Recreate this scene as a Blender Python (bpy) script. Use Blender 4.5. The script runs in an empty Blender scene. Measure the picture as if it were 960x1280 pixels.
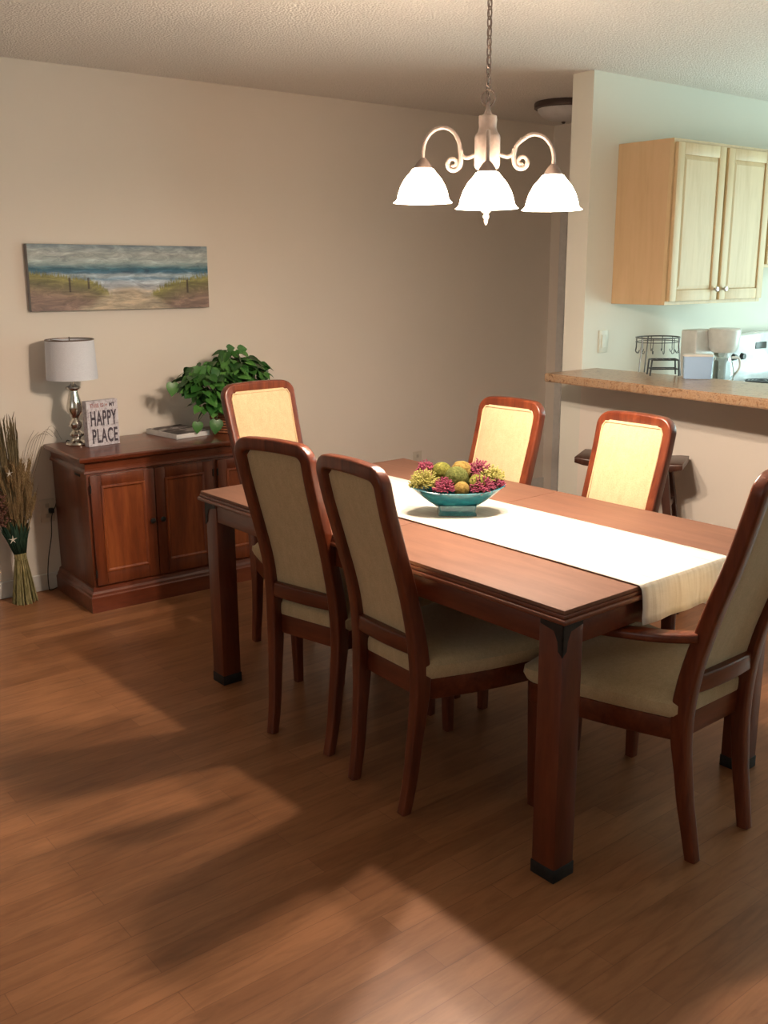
import bpy, bmesh, math, random
from mathutils import Vector, Matrix, noise
random.seed(7)
S = bpy.context.scene
COL = S.collection
PI = math.pi
R = math.radians

# ------------------------------------------------------------------ helpers
def link(o):
    COL.objects.link(o); return o

def obj(name, bm, mat, parent=None, smooth=True, angle=40):
    me = bpy.data.meshes.new(name)
    bmesh.ops.recalc_face_normals(bm, faces=bm.faces)
    bm.to_mesh(me); bm.free()
    if smooth:
        for p in me.polygons: p.use_smooth = True
        try: me.set_sharp_from_angle(angle=R(angle))
        except Exception: pass
    for m in (mat if isinstance(mat, (list, tuple)) else [mat]): me.materials.append(m)
    o = bpy.data.objects.new(name, me); link(o)
    if parent: o.parent = parent
    return o

def thing(name, label, cat, loc=(0, 0, 0), rz=0, group=None):
    o = bpy.data.objects.new(name, None); link(o)
    o.empty_display_size = .05
    o.location = loc; o.rotation_euler = (0, 0, rz)
    o['label'] = label; o['category'] = cat
    if group: o['group'] = group
    return o

def tag(o, label, cat, group=None, kind=None):
    if label: o['label'] = label
    if cat: o['category'] = cat
    if group: o['group'] = group
    if kind: o['kind'] = kind
    return o

def struct(name, bm, mat, smooth=False):
    o = obj(name, bm, mat, None, smooth); o['kind'] = 'structure'; return o

def dup(root, loc, rz, label, group=None):
    r = root.copy(); COL.objects.link(r); r.location = loc; r.rotation_euler = (0, 0, rz); r['label'] = label
    if group: r['group'] = group
    for ch in list(root.children):
        c = ch.copy(); COL.objects.link(c); c.parent = r
        for g in ch.children:
            d = g.copy(); COL.objects.link(d); d.parent = c
    return r

def BM(): return bmesh.new()

def box(bm, x0, x1, y0, y1, z0, z1, bev=0, seg=2, M=None):
    v = [bm.verts.new((x, y, z)) for x in (x0, x1) for y in (y0, y1) for z in (z0, z1)]
    f = [bm.faces.new([v[i] for i in q]) for q in ((0,1,3,2),(4,6,7,5),(0,4,5,1),(2,3,7,6),(0,2,6,4),(1,5,7,3))]
    vs = v
    if bev:
        r = bmesh.ops.bevel(bm, geom=list({e for q in f for e in q.edges}), offset=bev, segments=seg, affect='EDGES', profile=.5)
        vs = list({w for q in r['faces'] for w in q.verts} | {w for w in v if w.is_valid})
        vs = list({w for w in vs} | {w for q in r['verts'] for w in [q]})
    if M is not None: bmesh.ops.transform(bm, matrix=M, verts=[w for w in vs if w.is_valid])
    return bm

def loft(bm, loops, cap=True, closed=False):
    rings = [[bm.verts.new(p) for p in lp] for lp in loops]
    n = len(rings[0]); m = len(rings)
    for i in range(m if closed else m - 1):
        a, b = rings[i], rings[(i + 1) % m]
        for j in range(n):
            bm.faces.new((a[j], a[(j + 1) % n], b[(j + 1) % n], b[j]))
    if cap and not closed:
        bm.faces.new(rings[0][::-1]); bm.faces.new(rings[-1])
    return bm

def lathe(bm, prof, n=32, c=(0, 0, 0), ribs=0, amp=0):
    loops = []
    for r, z in prof:
        lp = []
        for k in range(n):
            a = 2 * PI * k / n
            rr = r * (1 + (amp * math.cos(ribs * a) if ribs else 0))
            lp.append((c[0] + rr * math.cos(a), c[1] + rr * math.sin(a), c[2] + z))
        loops.append(lp)
    return loft(bm, loops, cap=False)

def capdisc(bm):
    bmesh.ops.holes_fill(bm, edges=[e for e in bm.edges if e.is_boundary], sides=0)
    return bm

def tube(bm, pts, r, n=10, cap=True):
    pts = [Vector(p) for p in pts]
    loops = []; up = None
    for i, p in enumerate(pts):
        t = (pts[min(i + 1, len(pts) - 1)] - pts[max(i - 1, 0)]).normalized()
        if up is None:
            up = Vector((0, 0, 1)) if abs(t.z) < .9 else Vector((0, 1, 0))
        s = t.cross(up).normalized(); up = s.cross(t).normalized()
        rr = r[i] if isinstance(r, (list, tuple)) else r
        loops.append([p + (s * math.cos(2 * PI * k / n) + up * math.sin(2 * PI * k / n)) * rr for k in range(n)])
    return loft(bm, loops, cap)

def rrect(w, d, r=.2, n=3):
    """rounded rectangle outline, half sizes w,d, r = fraction of smaller"""
    r = min(w, d) * r; out = []
    for cx, cy, a0 in ((w - r, d - r, 0), (-w + r, d - r, 90), (-w + r, -d + r, 180), (w - r, -d + r, 270)):
        for k in range(n + 1):
            a = R(a0 + 90 * k / n); out.append((cx + r * math.cos(a), cy + r * math.sin(a)))
    return out

def sweep(bm, pts, ws, ds, refs, r=.35, cap=True, n=3):
    """rounded-rect section, ws = half width across, ds = half depth along ref"""
    pts = [Vector(p) for p in pts]; loops = []
    for i, p in enumerate(pts):
        t = (pts[min(i + 1, len(pts) - 1)] - pts[max(i - 1, 0)]).normalized()
        ref = Vector(refs[i] if isinstance(refs, list) else refs)
        d = (ref - t * ref.dot(t)).normalized(); s = t.cross(d).normalized()
        w = ws[i] if isinstance(ws, list) else ws; dd = ds[i] if isinstance(ds, list) else ds
        loops.append([p + s * a + d * b for a, b in rrect(w, dd, r, n)])
    return loft(bm, loops, cap)

def lerp(a, b, t): return a + (b - a) * t
def interp(tab, x):
    for (x0, y0), (x1, y1) in zip(tab, tab[1:]):
        if x <= x1: return lerp(y0, y1, (x - x0) / (x1 - x0))
    return tab[-1][1]
def smooth_tab(tab, n=6):
    # Catmull-Rom resample of a list of tuples
    P = [Vector(t) for t in tab]; out = []
    for i in range(len(P) - 1):
        p0 = P[max(i - 1, 0)]; p1 = P[i]; p2 = P[i + 1]; p3 = P[min(i + 2, len(P) - 1)]
        for k in range(n):
            t = k / n
            out.append(.5 * ((2 * p1) + (p2 - p0) * t + (2 * p0 - 5 * p1 + 4 * p2 - p3) * t * t + (3 * p1 - p0 - 3 * p2 + p3) * t ** 3))
    out.append(P[-1]); return out

# ------------------------------------------------------------------ materials
class NT:
    def __init__(s, name):
        s.m = bpy.data.materials.new(name); s.m.use_nodes = True
        s.t = s.m.node_tree; s.b = s.t.nodes['Principled BSDF']; s.out = s.t.nodes['Material Output']
    def n(s, typ, **kw):
        x = s.t.nodes.new(typ)
        for k, v in kw.items():
            if k.startswith('i_'): x.inputs[k[2:].replace('_', ' ')].default_value = v
            else: setattr(x, k, v)
        return x
    def l(s, a, b): s.t.links.new(a, b)
    def math(s, op, a, b=None, c=None):
        x = s.n('ShaderNodeMath', operation=op)
        for i, q in enumerate((a, b, c)):
            if q is None: continue
            if isinstance(q, (int, float)): x.inputs[i].default_value = q
            else: s.l(q, x.inputs[i])
        return x.outputs[0]
    def mix(s, f, a, b, blend='MIX'):
        x = s.n('ShaderNodeMix', data_type='RGBA', blend_type=blend)
        for i, q in ((0, f), (6, a), (7, b)):
            if hasattr(q, 'is_linked') or hasattr(q, 'node'): s.l(q, x.inputs[i])
            elif i == 0: x.inputs[0].default_value = q
            else: x.inputs[i].default_value = (*q, 1) if len(q) == 3 else q
        return x.outputs[2]
    def coord(s, out='Object', scale=(1, 1, 1), rot=(0, 0, 0), loc=(0, 0, 0)):
        c = s.n('ShaderNodeTexCoord'); m = s.n('ShaderNodeMapping')
        m.inputs['Scale'].default_value = scale; m.inputs['Rotation'].default_value = rot; m.inputs['Location'].default_value = loc
        s.l(c.outputs[out], m.inputs[0]); return m.outputs[0]
    def noise(s, vec, scale=5, detail=3, rough=.5, dist=0):
        x = s.n('ShaderNodeTexNoise'); s.l(vec, x.inputs['Vector'])
        x.inputs['Scale'].default_value = scale; x.inputs['Detail'].default_value = detail
        x.inputs['Roughness'].default_value = rough; x.inputs['Distortion'].default_value = dist
        return x.outputs['Fac']
    def ramp(s, f, stops):
        x = s.n('ShaderNodeValToRGB'); s.l(f, x.inputs[0]); e = x.color_ramp.elements
        while len(e) < len(stops): e.new(.5)
        for q, (p, c) in zip(e, stops): q.position = p; q.color = (*c, 1) if len(c) == 3 else c
        return x.outputs[0]
    def bump(s, h, strength=.3, dist=.002):
        x = s.n('ShaderNodeBump'); x.inputs['Strength'].default_value = strength; x.inputs['Distance'].default_value = dist
        s.l(h, x.inputs['Height']); s.l(x.outputs[0], s.b.inputs['Normal'])
    def set(s, **kw):
        for k, v in kw.items():
            k = {'col': 'Base Color', 'rough': 'Roughness', 'metal': 'Metallic', 'spec': 'Specular IOR Level', 'coat': 'Coat Weight',
                 'trans': 'Transmission Weight', 'ior': 'IOR', 'emit': 'Emission Color', 'es': 'Emission Strength', 'sheen': 'Sheen Weight',
                 'crough': 'Coat Roughness', 'alpha': 'Alpha'}[k]
            i = s.b.inputs[k]
            if hasattr(v, 'node'): s.l(v, i)
            else: i.default_value = (*v, 1) if isinstance(v, tuple) and len(v) == 3 else v
        return s

def plain(name, col, rough=.5, metal=0, var=.06, scale=30, bump=0, **kw):
    t = NT(name); f = t.noise(t.coord(), scale, 3)
    c = t.ramp(f, [(.3, tuple(max(0, q * (1 - var)) for q in col)), (.7, tuple(min(1, q * (1 + var)) for q in col))])
    t.set(col=c, rough=rough, metal=metal, **kw)
    if bump: t.bump(f, bump)
    return t.m

def wood(name, dark, mid, light, rough=.35, axis='z', scale=6, coat=.15, spec=.5):
    t = NT(name)
    st = {'x': (.12, 1, 1), 'y': (1, .12, 1), 'z': (1, 1, .12)}[axis]
    v = t.coord(scale=st)
    f = t.noise(v, scale * 4, 5, .6, .6); g = t.noise(v, scale * 18, 3, .6)
    h = t.math('ADD', t.math('MULTIPLY', f, .7), t.math('MULTIPLY', g, .3))
    c = t.ramp(h, [(.32, dark), (.5, mid), (.68, light)])
    t.set(col=c, rough=rough, coat=coat, crough=.25, spec=spec); t.bump(g, .08, .001)
    return t.m

def fabric(name, c1, c2, scale=260, rough=.9):
    t = NT(name)
    v = t.coord()
    w = t.noise(v, scale, 2, .6); s = t.noise(t.coord(scale=(1, 1, .25)), 60, 4, .6)
    f = t.math('ADD', t.math('MULTIPLY', w, .6), t.math('MULTIPLY', s, .4))
    t.set(col=t.ramp(f, [(.35, c1), (.65, c2)]), rough=rough, sheen=.2, spec=.2); t.bump(w, .25, .001)
    return t.m

M = {}
M['chair_wood'] = wood('chair_wood', (.065, .011, .004), (.12, .024, .008), (.18, .042, .015), .3)
M['chair_wood_x'] = wood('chair_wood_x', (.065, .011, .004), (.12, .024, .008), (.18, .042, .015), .3, 'x')
M['fabric'] = fabric('chair_fabric', (.44, .335, .19), (.56, .43, .255))
M['piping'] = fabric('piping_fabric', (.50, .36, .2), (.6, .44, .26))
M['table_top'] = wood('table_top_wood', (.155, .072, .046), (.185, .088, .056), (.215, .104, .066), .62, 'y', 5, .0, .3)
M['table_wood'] = wood('table_wood', (.07, .013, .005), (.11, .022, .008), (.15, .034, .012), .35)
M['table_wood_y'] = wood('table_wood_y', (.07, .013, .005), (.11, .022, .008), (.15, .034, .012), .35, 'y')
M['table_edge'] = wood('table_edge', (.10, .028, .014), (.15, .042, .02), (.19, .055, .026), .3, 'y')
M['iron'] = plain('blackened_iron', (.02, .019, .018), .5, .4, .3, 60)
M['sb_wood'] = wood('sideboard_wood', (.075, .015, .005), (.135, .030, .009), (.20, .050, .015), .36, 'z', 4, .15)
M['sb_wood_x'] = wood('sideboard_wood_x', (.075, .015, .005), (.13, .028, .010), (.18, .045, .016), .28, 'x', 4, .3)
M['sb_panel'] = wood('sideboard_panel', (.10, .020, .006), (.20, .045, .011), (.29, .078, .02), .38, 'z', 4, .15)

# walls
t = NT('wall_paint_beige'); n1 = t.noise(t.coord(), 120, 3); n2 = t.noise(t.coord(), 2, 2)
t.set(col=t.ramp(n2, [(.3, (.76, .70, .62)), (.7, (.785, .72, .64))]), rough=.75, spec=.25); t.bump(n1, .12, .001); M['wall'] = t.m
t = NT('wall_paint_kitchen'); n1 = t.noise(t.coord(), 120, 3); n2 = t.noise(t.coord(), 2, 2)
t.set(col=t.ramp(n2, [(.3, (.70, .69, .61)), (.7, (.72, .71, .63))]), rough=.7, spec=.25); t.bump(n1, .1, .001); M['kwall'] = t.m
t = NT('popcorn_ceiling'); v = t.coord()
vo = t.n('ShaderNodeTexVoronoi'); t.l(v, vo.inputs['Vector']); vo.inputs['Scale'].default_value = 95
n1 = t.noise(v, 130, 4, .7); h = t.math('SUBTRACT', n1, t.math('MULTIPLY', vo.outputs['Distance'], .8))
t.set(col=t.ramp(n1, [(.35, (.80, .77, .73)), (.6, (.92, .89, .85))]), rough=.95, spec=.1); t.bump(h, .9, .006); M['ceiling'] = t.m
M['trim'] = plain('trim_white', (.66, .65, .62), .45)

# floor: planks along X
t = NT('laminate_floor'); v = t.coord()
br = t.n('ShaderNodeTexBrick', offset=.37, offset_frequency=2, squash=1)
t.l(v, br.inputs['Vector'])
for k, q in (('Scale', 1.0), ('Mortar Size', .0012), ('Mortar Smooth', .3), ('Bias', 0.0), ('Brick Width', .82), ('Row Height', .080)): br.inputs[k].default_value = q
br.inputs['Color1'].default_value = (.235, .100, .042, 1); br.inputs['Color2'].default_value = (.315, .143, .064, 1); br.inputs['Mortar'].default_value = (.20, .085, .038, 1)
g = t.noise(t.coord(scale=(.14, 1, 1)), 38, 5, .62, .8)
g2 = t.noise(t.coord(scale=(.3, 1, 1)), 5, 3)
gr = t.ramp(g, [(.3, (.78, .75, .72)), (.6, (1.1, 1.1, 1.1))])
c = t.mix(1.0, br.outputs['Color'], gr, 'MULTIPLY')
c = t.mix(1.0, c, t.ramp(g2, [(.3, (.9, .9, .9)), (.7, (1.08, 1.06, 1.04))]), 'MULTIPLY')
t.set(col=c, rough=.38, spec=.4); t.bump(t.math('ADD', g, t.math('MULTIPLY', br.outputs['Fac'], -1.5)), .1, .001); M['floor'] = t.m

# chandelier
M['pewter'] = plain('brushed_pewter_pink', (.34, .275, .245), .42, .45, .08, 80)
M['pewter_dark'] = plain('brushed_pewter_dark', (.20, .155, .135), .4, .6, .08, 80)
def lampglass(name, es, tr=.3):
    m = bpy.data.materials.new(name); m.use_nodes = True; nt = m.node_tree; nt.nodes.clear()
    o = nt.nodes.new('ShaderNodeOutputMaterial'); a = nt.nodes.new('ShaderNodeMixShader'); b = nt.nodes.new('ShaderNodeMixShader'); ad = nt.nodes.new('ShaderNodeAddShader')
    tl = nt.nodes.new('ShaderNodeBsdfTranslucent'); tp = nt.nodes.new('ShaderNodeBsdfTransparent'); df = nt.nodes.new('ShaderNodeBsdfDiffuse'); em = nt.nodes.new('ShaderNodeEmission')
    ns = nt.nodes.new('ShaderNodeTexNoise'); ns.inputs['Scale'].default_value = 40
    rp = nt.nodes.new('ShaderNodeValToRGB'); rp.color_ramp.elements[0].color = (1, .84, .68, 1); rp.color_ramp.elements[1].color = (1, .9, .78, 1)
    nt.links.new(ns.outputs['Fac'], rp.inputs[0]); nt.links.new(rp.outputs[0], em.inputs[0])
    tl.inputs[0].default_value = (.9, .85, .78, 1); tp.inputs[0].default_value = (1, .95, .9, 1); df.inputs[0].default_value = (.85, .82, .78, 1)
    em.inputs[1].default_value = es
    a.inputs[0].default_value = .35; nt.links.new(tl.outputs[0], a.inputs[1]); nt.links.new(df.outputs[0], a.inputs[2])
    b.inputs[0].default_value = tr; nt.links.new(a.outputs[0], b.inputs[1]); nt.links.new(tp.outputs[0], b.inputs[2])
    nt.links.new(b.outputs[0], ad.inputs[0]); nt.links.new(em.outputs[0], ad.inputs[1]); nt.links.new(ad.outputs[0], o.inputs[0])
    return m
M['shade_glass'] = lampglass('lit_frosted_glass', 7.5, .5)
t = NT('bulb_glow'); t.set(col=(1, 1, 1), emit=(1, .78, .52), es=30.0); M['bulb'] = t.m

# ------------------------------------------------------------------ frame of reference
CAMH = 1.5645
TX, TY, TYAW = 1.7545, 1.4857, .0138
TL, TW = 1.762, 1.005
def Tp(a, b, z=0):
    c, s = math.cos(TYAW), math.sin(TYAW); return Vector((TX + a * c - b * s, TY + a * s + b * c, z))
YW = 4.775; XP = 4.019; YK = 3.356; YH = 3.488; CEIL = 2.491
XL = -2.6; YF = -3.0; XR = 6.7; XE = 5.33

# ------------------------------------------------------------------ room shell
struct('floor', box(BM(), XL - .1, XR + .1, YF - .1, YW + .1, -.1, 0), M['floor'])
struct('ceiling', box(BM(), XL - .1, XR + .1, YF - .1, YW + .1, CEIL, CEIL + .1), M['ceiling'])
struct('wall_back', box(BM(), XL - .1, XE + .1, YW, YW + .1, 0, CEIL), M['wall'])

def wall_with_hole(name, axis, pos, th, a0, a1, h0, h1, z0, z1, mat):
    bm = BM()
    def seg(s0, s1, q0, q1):
        if s1 - s0 < 1e-4 or q1 - q0 < 1e-4: return
        if axis == 'x': box(bm, pos, pos + th, s0, s1, q0, q1)
        else: box(bm, s0, s1, pos, pos + th, q0, q1)
    seg(a0, h0, 0, CEIL); seg(h1, a1, 0, CEIL); seg(h0, h1, 0, z0); seg(h0, h1, z1, CEIL)
    return struct(name, bm, mat)
wall_with_hole('wall_left', 'x', XL - .1, .1, YF, YW, .2, 2.6, .85, 2.15, M['wall'])
wall_with_hole('wall_front', 'y', YF - .1, .1, XL, XR, 1.5, 3.9, 0, 2.1, M['wall'])
wall_with_hole('wall_right', 'x', XR, .1, YF, YH, .2, 2.5, 0, 2.15, M['kwall'])
struct('wall_kitchen', box(BM(), XP, XR, YK, YH, 0, CEIL), M['kwall'])
struct('wall_half', box(BM(), XP, XP + .12, 1.25, YK, 0, 1.013), M['wall'])

M['glass'] = plain('window_glass', (1, 1, 1), .02, 0, 0, trans=1.0, ior=1.0, spec=.1)
def window(name, axis, pos, a0, a1, z0, z1, mullion=True):
    bm = BM(); w = .05
    def seg(s0, s1, q0, q1, d=.03):
        if axis == 'x': box(bm, pos - d, pos + d, s0, s1, q0, q1)
        else: box(bm, s0, s1, pos - d, pos + d, q0, q1)
    seg(a0, a0 + w, z0, z1); seg(a1 - w, a1, z0, z1); seg(a0, a1, z0, z0 + w); seg(a0, a1, z1 - w, z1)
    m = (a0 + a1) / 2
    seg(m - .03, m + .03, z0, z1)
    fr = struct(name, bm, M['trim'])
    bm = BM()
    if axis == 'x': box(bm, pos - .004, pos + .004, a0 + w, a1 - w, z0 + w, z1 - w)
    else: box(bm, a0 + w, a1 - w, pos - .004, pos + .004, z0 + w, z1 - w)
    g = obj('window_pane', bm, M['glass'], fr, False)
    return fr
window('window_1', 'x', XL - .05, .2, 2.6, .85, 2.15)
window('door_3', 'x', XR + .05, .2, 2.5, 0, 2.15)
window('door_2', 'y', YF - .05, 1.5, 3.9, 0, 2.1)

# hallway end wall with a door
wall_with_hole('wall_hall_end', 'x', XE, .1, YH, YW, 3.76, 4.62, 0, 2.04, M['wall'])
bm = BM(); w = .06
box(bm, XE - .018, XE - .001, 4.62, 4.62 + w, 0, 2.04 + w, .004); box(bm, XE - .018, XE - .001, 3.76 - w, 3.76, 0, 2.04 + w, .004); box(bm, XE - .018, XE - .001, 3.76, 4.62, 2.04, 2.04 + w, .004)
struct('trim_1', bm, M['trim'])
bm = BM(); box(bm, XE + .03, XE + .07, 3.765, 4.615, .01, 2.035)
for z0, z1 in ((.2, .95), (1.1, 1.9)):
    for y0, y1 in ((3.86, 4.15), (4.23, 4.52)): box(bm, XE + .022, XE + .032, y0, y1, z0, z1, .006)
dr = struct('door_1', bm, M['trim'])
bm = BM(); lathe(bm, [(.001, -.05), (.022, -.045), (.027, -.03), (.02, -.012), (.01, 0), (.01, .03)], 20)
bmesh.ops.transform(bm, matrix=Matrix.Translation((XE + .0, 3.84, 1.0)) @ Matrix.Rotation(R(90), 4, 'Y'), verts=bm.verts)
obj('door_handle', capdisc(bm), M['pewter'], dr)
# baseboards
def baseboard(name, x0, x1, y0, y1):
    return struct(name, box(BM(), x0, x1, y0, y1, 0, .085, .004), M['trim'])
baseboard('baseboard_back', XL, XE, YW - .014, YW - .001)
baseboard('baseboard_left', XL + .001, XL + .014, YF, YW - .015)
baseboard('baseboard_half', XP - .014, XP - .001, 1.25, YH)

# ------------------------------------------------------------------ dining chair
PROF_S = [(-.262, 0), (-.245, .1), (-.236, .2), (-.226, .35), (-.229, .50), (-.250, .645), (-.295, .81), (-.329, .93), (-.356, 1.055)]
PROF_A = [(-.262, 0), (-.246, .1), (-.233, .18), (-.219, .36), (-.234, .53), (-.275, .69), (-.329, .85), (-.372, 1.0), (-.397, 1.10)]

def make_chair(name, label, cat, prof, arms, rail_z):
    th = thing(name, label, cat)
    H = prof[-1][1]
    tab = smooth_tab([(0, y, z) for y, z in prof], 5)
    zt = [(v.z, v.y) for v in tab]
    ht = .158 if arms else .143; hm = .143 if arms else .137
    hw = lambda z: interp([(0, .130), (.40, .146), (.62, hm), (.85, lerp(hm, ht, .5)), (H, ht)], z)  # stile centreline half spacing
    dep = lambda z: interp([(0, .017), (.25, .021), (.42, .028), (.65, .023), (H, .019)], z)
    wid = lambda z: interp([(0, .015), (.25, .018), (.45, .021), (.7, .0205), (H, .0205)], z)
    yc = lambda z: interp(zt, z) + dep(z)
    SZ = rail_z + .065
    # rear legs
    for s in (-1, 1):
        zs = [i * (rail_z + .02) / 10 for i in range(11)]
        obj('leg', sweep(BM(), [(s * hw(z), yc(z), z) for z in zs], [wid(z) for z in zs], [dep(z) for z in zs], (0, 1, 0), .35), M['chair_wood'], th)
    # front legs
    fx, fy = (.242, .226) if arms else (.218, .206)
    for s in (-1, 1):
        zs = [i * (rail_z + .005) / 8 for i in range(9)]
        obj('leg', sweep(BM(), [(s * (fx - .004 * (1 - z / .4)), fy + .004 * (1 - z / .4), z) for z in zs], [interp([(0, .015), (.35, .022)], min(z, .35)) for z in zs],
                         [interp([(0, .015), (.35, .022)], min(z, .35)) for z in zs], (0, 1, 0), .3), M['chair_wood'], th)
    # back frame: loop from rail height, up, round the corners, across and down
    pts = []; z0 = rail_z - .01; rc = .038; zt_ = H - .0205
    n = 16
    for i in range(n + 1):
        z = lerp(z0, zt_ - rc, i / n); pts.append((-hw(z), z))
    xw = hw(zt_)
    for k in range(1, 8):
        a = PI - k / 8 * PI / 2
        pts.append((-xw + rc + rc * math.cos(a), zt_ - rc + rc * math.sin(a)))
    for i in range(9):
        u = lerp(-xw + rc, xw - rc, i / 8)
        pts.append((u, zt_ + .004 * (1 - (u / (xw - rc)) ** 2)))
    pts += [(-x, z) for x, z in pts[:n + 8][::-1]]
    P3 = [(x, yc(min(z, H)), z) for x, z in pts]
    obj('back_frame', sweep(BM(), P3, [wid(p[1]) for p in pts], [dep(p[1]) for p in pts], (0, 1, .0), .42, n=4), M['chair_wood'], th)
    # lower back rail
    zl = rail_z + .165
    y = yc(zl)
    obj('back_rail', sweep(BM(), [(x, y - .012 * (1 - (x / .15) ** 2), zl) for x in [-.14 + .28 * i / 8 for i in range(9)]], .026, .017, (0, 1, 0), .4), M['chair_wood_x'], th)
    # upholstered back panel
    bm = BM(); NU, NV = 14, 20; zb = zl + .022; ztp = H - .031
    def panel_pt(u, v, side):
        z = lerp(zb, ztp if side > 0 else H - .040, v); w = hw(z) - (.007 if side > 0 else .017)
        ez = 1.0
        d = min((1 - v) * (ztp - zb), 1) / .032
        if d < 1: w -= .032 * (1 - math.sqrt(max(0, 1 - (1 - d) ** 2)))
        x = lerp(-w, w, u)
        e = max(abs(2 * u - 1), abs(2 * v - 1)) ** 5
        off = (.010 * (1 - e) + .019) if side > 0 else -(.004 * (1 - e) + .001)
        return Vector((x, yc(z) + off, z))
    for side in (1, -1):
        g = [[bm.verts.new(panel_pt(i / NU, j / NV, side)) for i in range(NU + 1)] for j in range(NV + 1)]
        for j in range(NV):
            for i in range(NU):
                q = (g[j][i], g[j][i + 1], g[j + 1][i + 1], g[j + 1][i]); bm.faces.new(q if side < 0 else q[::-1])
        if side > 0: gf = g
        else: gb = g
    ring = lambda g: [g[0][i] for i in range(NU)] + [g[j][NU] for j in range(NV)] + [g[NV][i] for i in range(NU, 0, -1)] + [g[j][0] for j in range(NV, 0, -1)]
    a, b = ring(gf), ring(gb)
    for i in range(len(a)): bm.faces.new((a[i], a[(i + 1) % len(a)], b[(i + 1) % len(a)], b[i]))
    pan = obj('back_panel', bm, M['fabric'], th)
    # piping around the front of the panel
    pp = []
    for j in range(0, 21): pp.append((0, j / 20))
    for i in range(1, 13): pp.append((i / 12, 1))
    for j in range(19, -1, -1): pp.append((1, j / 20))
    for i in range(11, 0, -1): pp.append((i / 12, 0))
    pts3 = []
    for u, v in pp:
        q = panel_pt(min(max(u, .018), .982), min(max(v, .01), .985), 1); q.y += .001; pts3.append(q)
    obj('piping', tube(BM(), pts3 + pts3[:1], .0035, 6), M['piping'], pan)
    # seat rail
    def outline(grow, bow=.03, n=8):
        rear, front, yr, yf = .158 + grow, (.272 if arms else .240) + grow, -.19 - grow * .2, (.258 if arms else .228) + grow
        out = []
        r = .036
        # from rear-left, along left side to front-left (bulging), front, right side
        L = []
        for i in range(n): 
            s_ = i / n; L.append((-lerp(rear, front, s_) - .012 * math.sin(PI * s_), lerp(yr, yf - r, s_)))
        for k in range(5):
            a = PI - k / 4 * PI / 2; L.append((-front + r + r * math.cos(a), yf - r + r * math.sin(a)))
        F = [(lerp(-front + r, front - r, i / 6), yf + bow * (1 - (2 * i / 6 - 1) ** 2)) for i in range(1, 6)]
        out = L + F + [(-x, y) for x, y in L[::-1]]
        return out
    bm = BM()
    lo = outline(0)
    loft(bm, [[(x, y, rail_z) for x, y in outline(-.004)], [(x, y, rail_z + .005) for x, y in lo], [(x, y, rail_z + .062) for x, y in lo], [(x, y, rail_z + .066) for x, y in outline(-.006)]])
    obj('seat_rail', bm, M['chair_wood_x'], th)
    # cushion
    bm = BM(); cy = .01
    def sc(f, z, grow=0): return [(x * f, cy + (y - cy) * f, z) for x, y in outline(grow)]
    loft(bm, [sc(.98, SZ - .004, .0), sc(1, SZ + .006, .004), sc(1, SZ + .022, .010), sc(1, SZ + .040, .008), sc(.965, SZ + .054), sc(.9, SZ + .062), sc(.75, SZ + .069), sc(.5, SZ + .073), sc(.2, SZ + .074)])
    obj('seat', bm, M['fabric'], th)
    if arms:
        for s in (-1, 1):
            za = .635
            pth = smooth_tab([(s * (hw(.64) + .012), yc(.64) + .01, za + .010), (s * .205, -.15, za + .004), (s * .246, -.03, za - .004), (s * .262, .06, za - .012), (s * .258, .115, za - .03)], 5)
            m = len(pth)
            obj('arm', sweep(BM(), pth, [lerp(.017, .026, math.sin(PI * min(1, i / m * 1.1)) ** .7 if i else 0) for i in range(m)], .013, (0, 0, 1), .7, n=4), M['chair_wood_x'], th)
            sp = smooth_tab([(s * .258, .10, za - .03), (s * .262, .125, .57), (s * .256, .135, .50), (s * .250, .12, rail_z + .02)], 5)
            obj('arm_support', sweep(BM(), sp, .015, .02, (0, 1, 0), .5), M['chair_wood'], th)
    return th

def chair_loc(a, b): p = Tp(a, b); return (p.x, p.y, 0)
GS = 'high-backed side chairs along the long sides of the table'
GA = 'armchairs at the two ends of the table'
c1 = make_chair('dining_chair', 'dining chair seen from behind, further of the two on the near side of the table', 'chair', PROF_S, False, .355)
c1['group'] = GS; c1.location = chair_loc(.203, 1.142); c1.rotation_euler = (0, 0, TYAW - PI / 2 + R(12))
dup(c1, chair_loc(.193, .640), TYAW - PI / 2 - R(3.5), 'cherry wood dining chair seen from behind, beside the near table corner', GS)
dup(c1, chair_loc(.822, 1.245), TYAW + PI / 2 + R(3), 'dining chair across the table facing us behind the turquoise bowl', GS)
dup(c1, chair_loc(.845, .675), TYAW + PI / 2, 'dining chair across the table facing us in front of the bar stool', GS)
a1 = make_chair('dining_armchair', 'dining armchair with curved wooden arm at the near right end of the table', 'chair', PROF_A, True, .34)
a1['group'] = GA; a1.location = chair_loc(.512, .085); a1.rotation_euler = (0, 0, TYAW)
dup(a1, chair_loc(.50, 1.758), TYAW + PI, 'high-backed chair at the far head of the table in front of the sideboard', GA)

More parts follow.
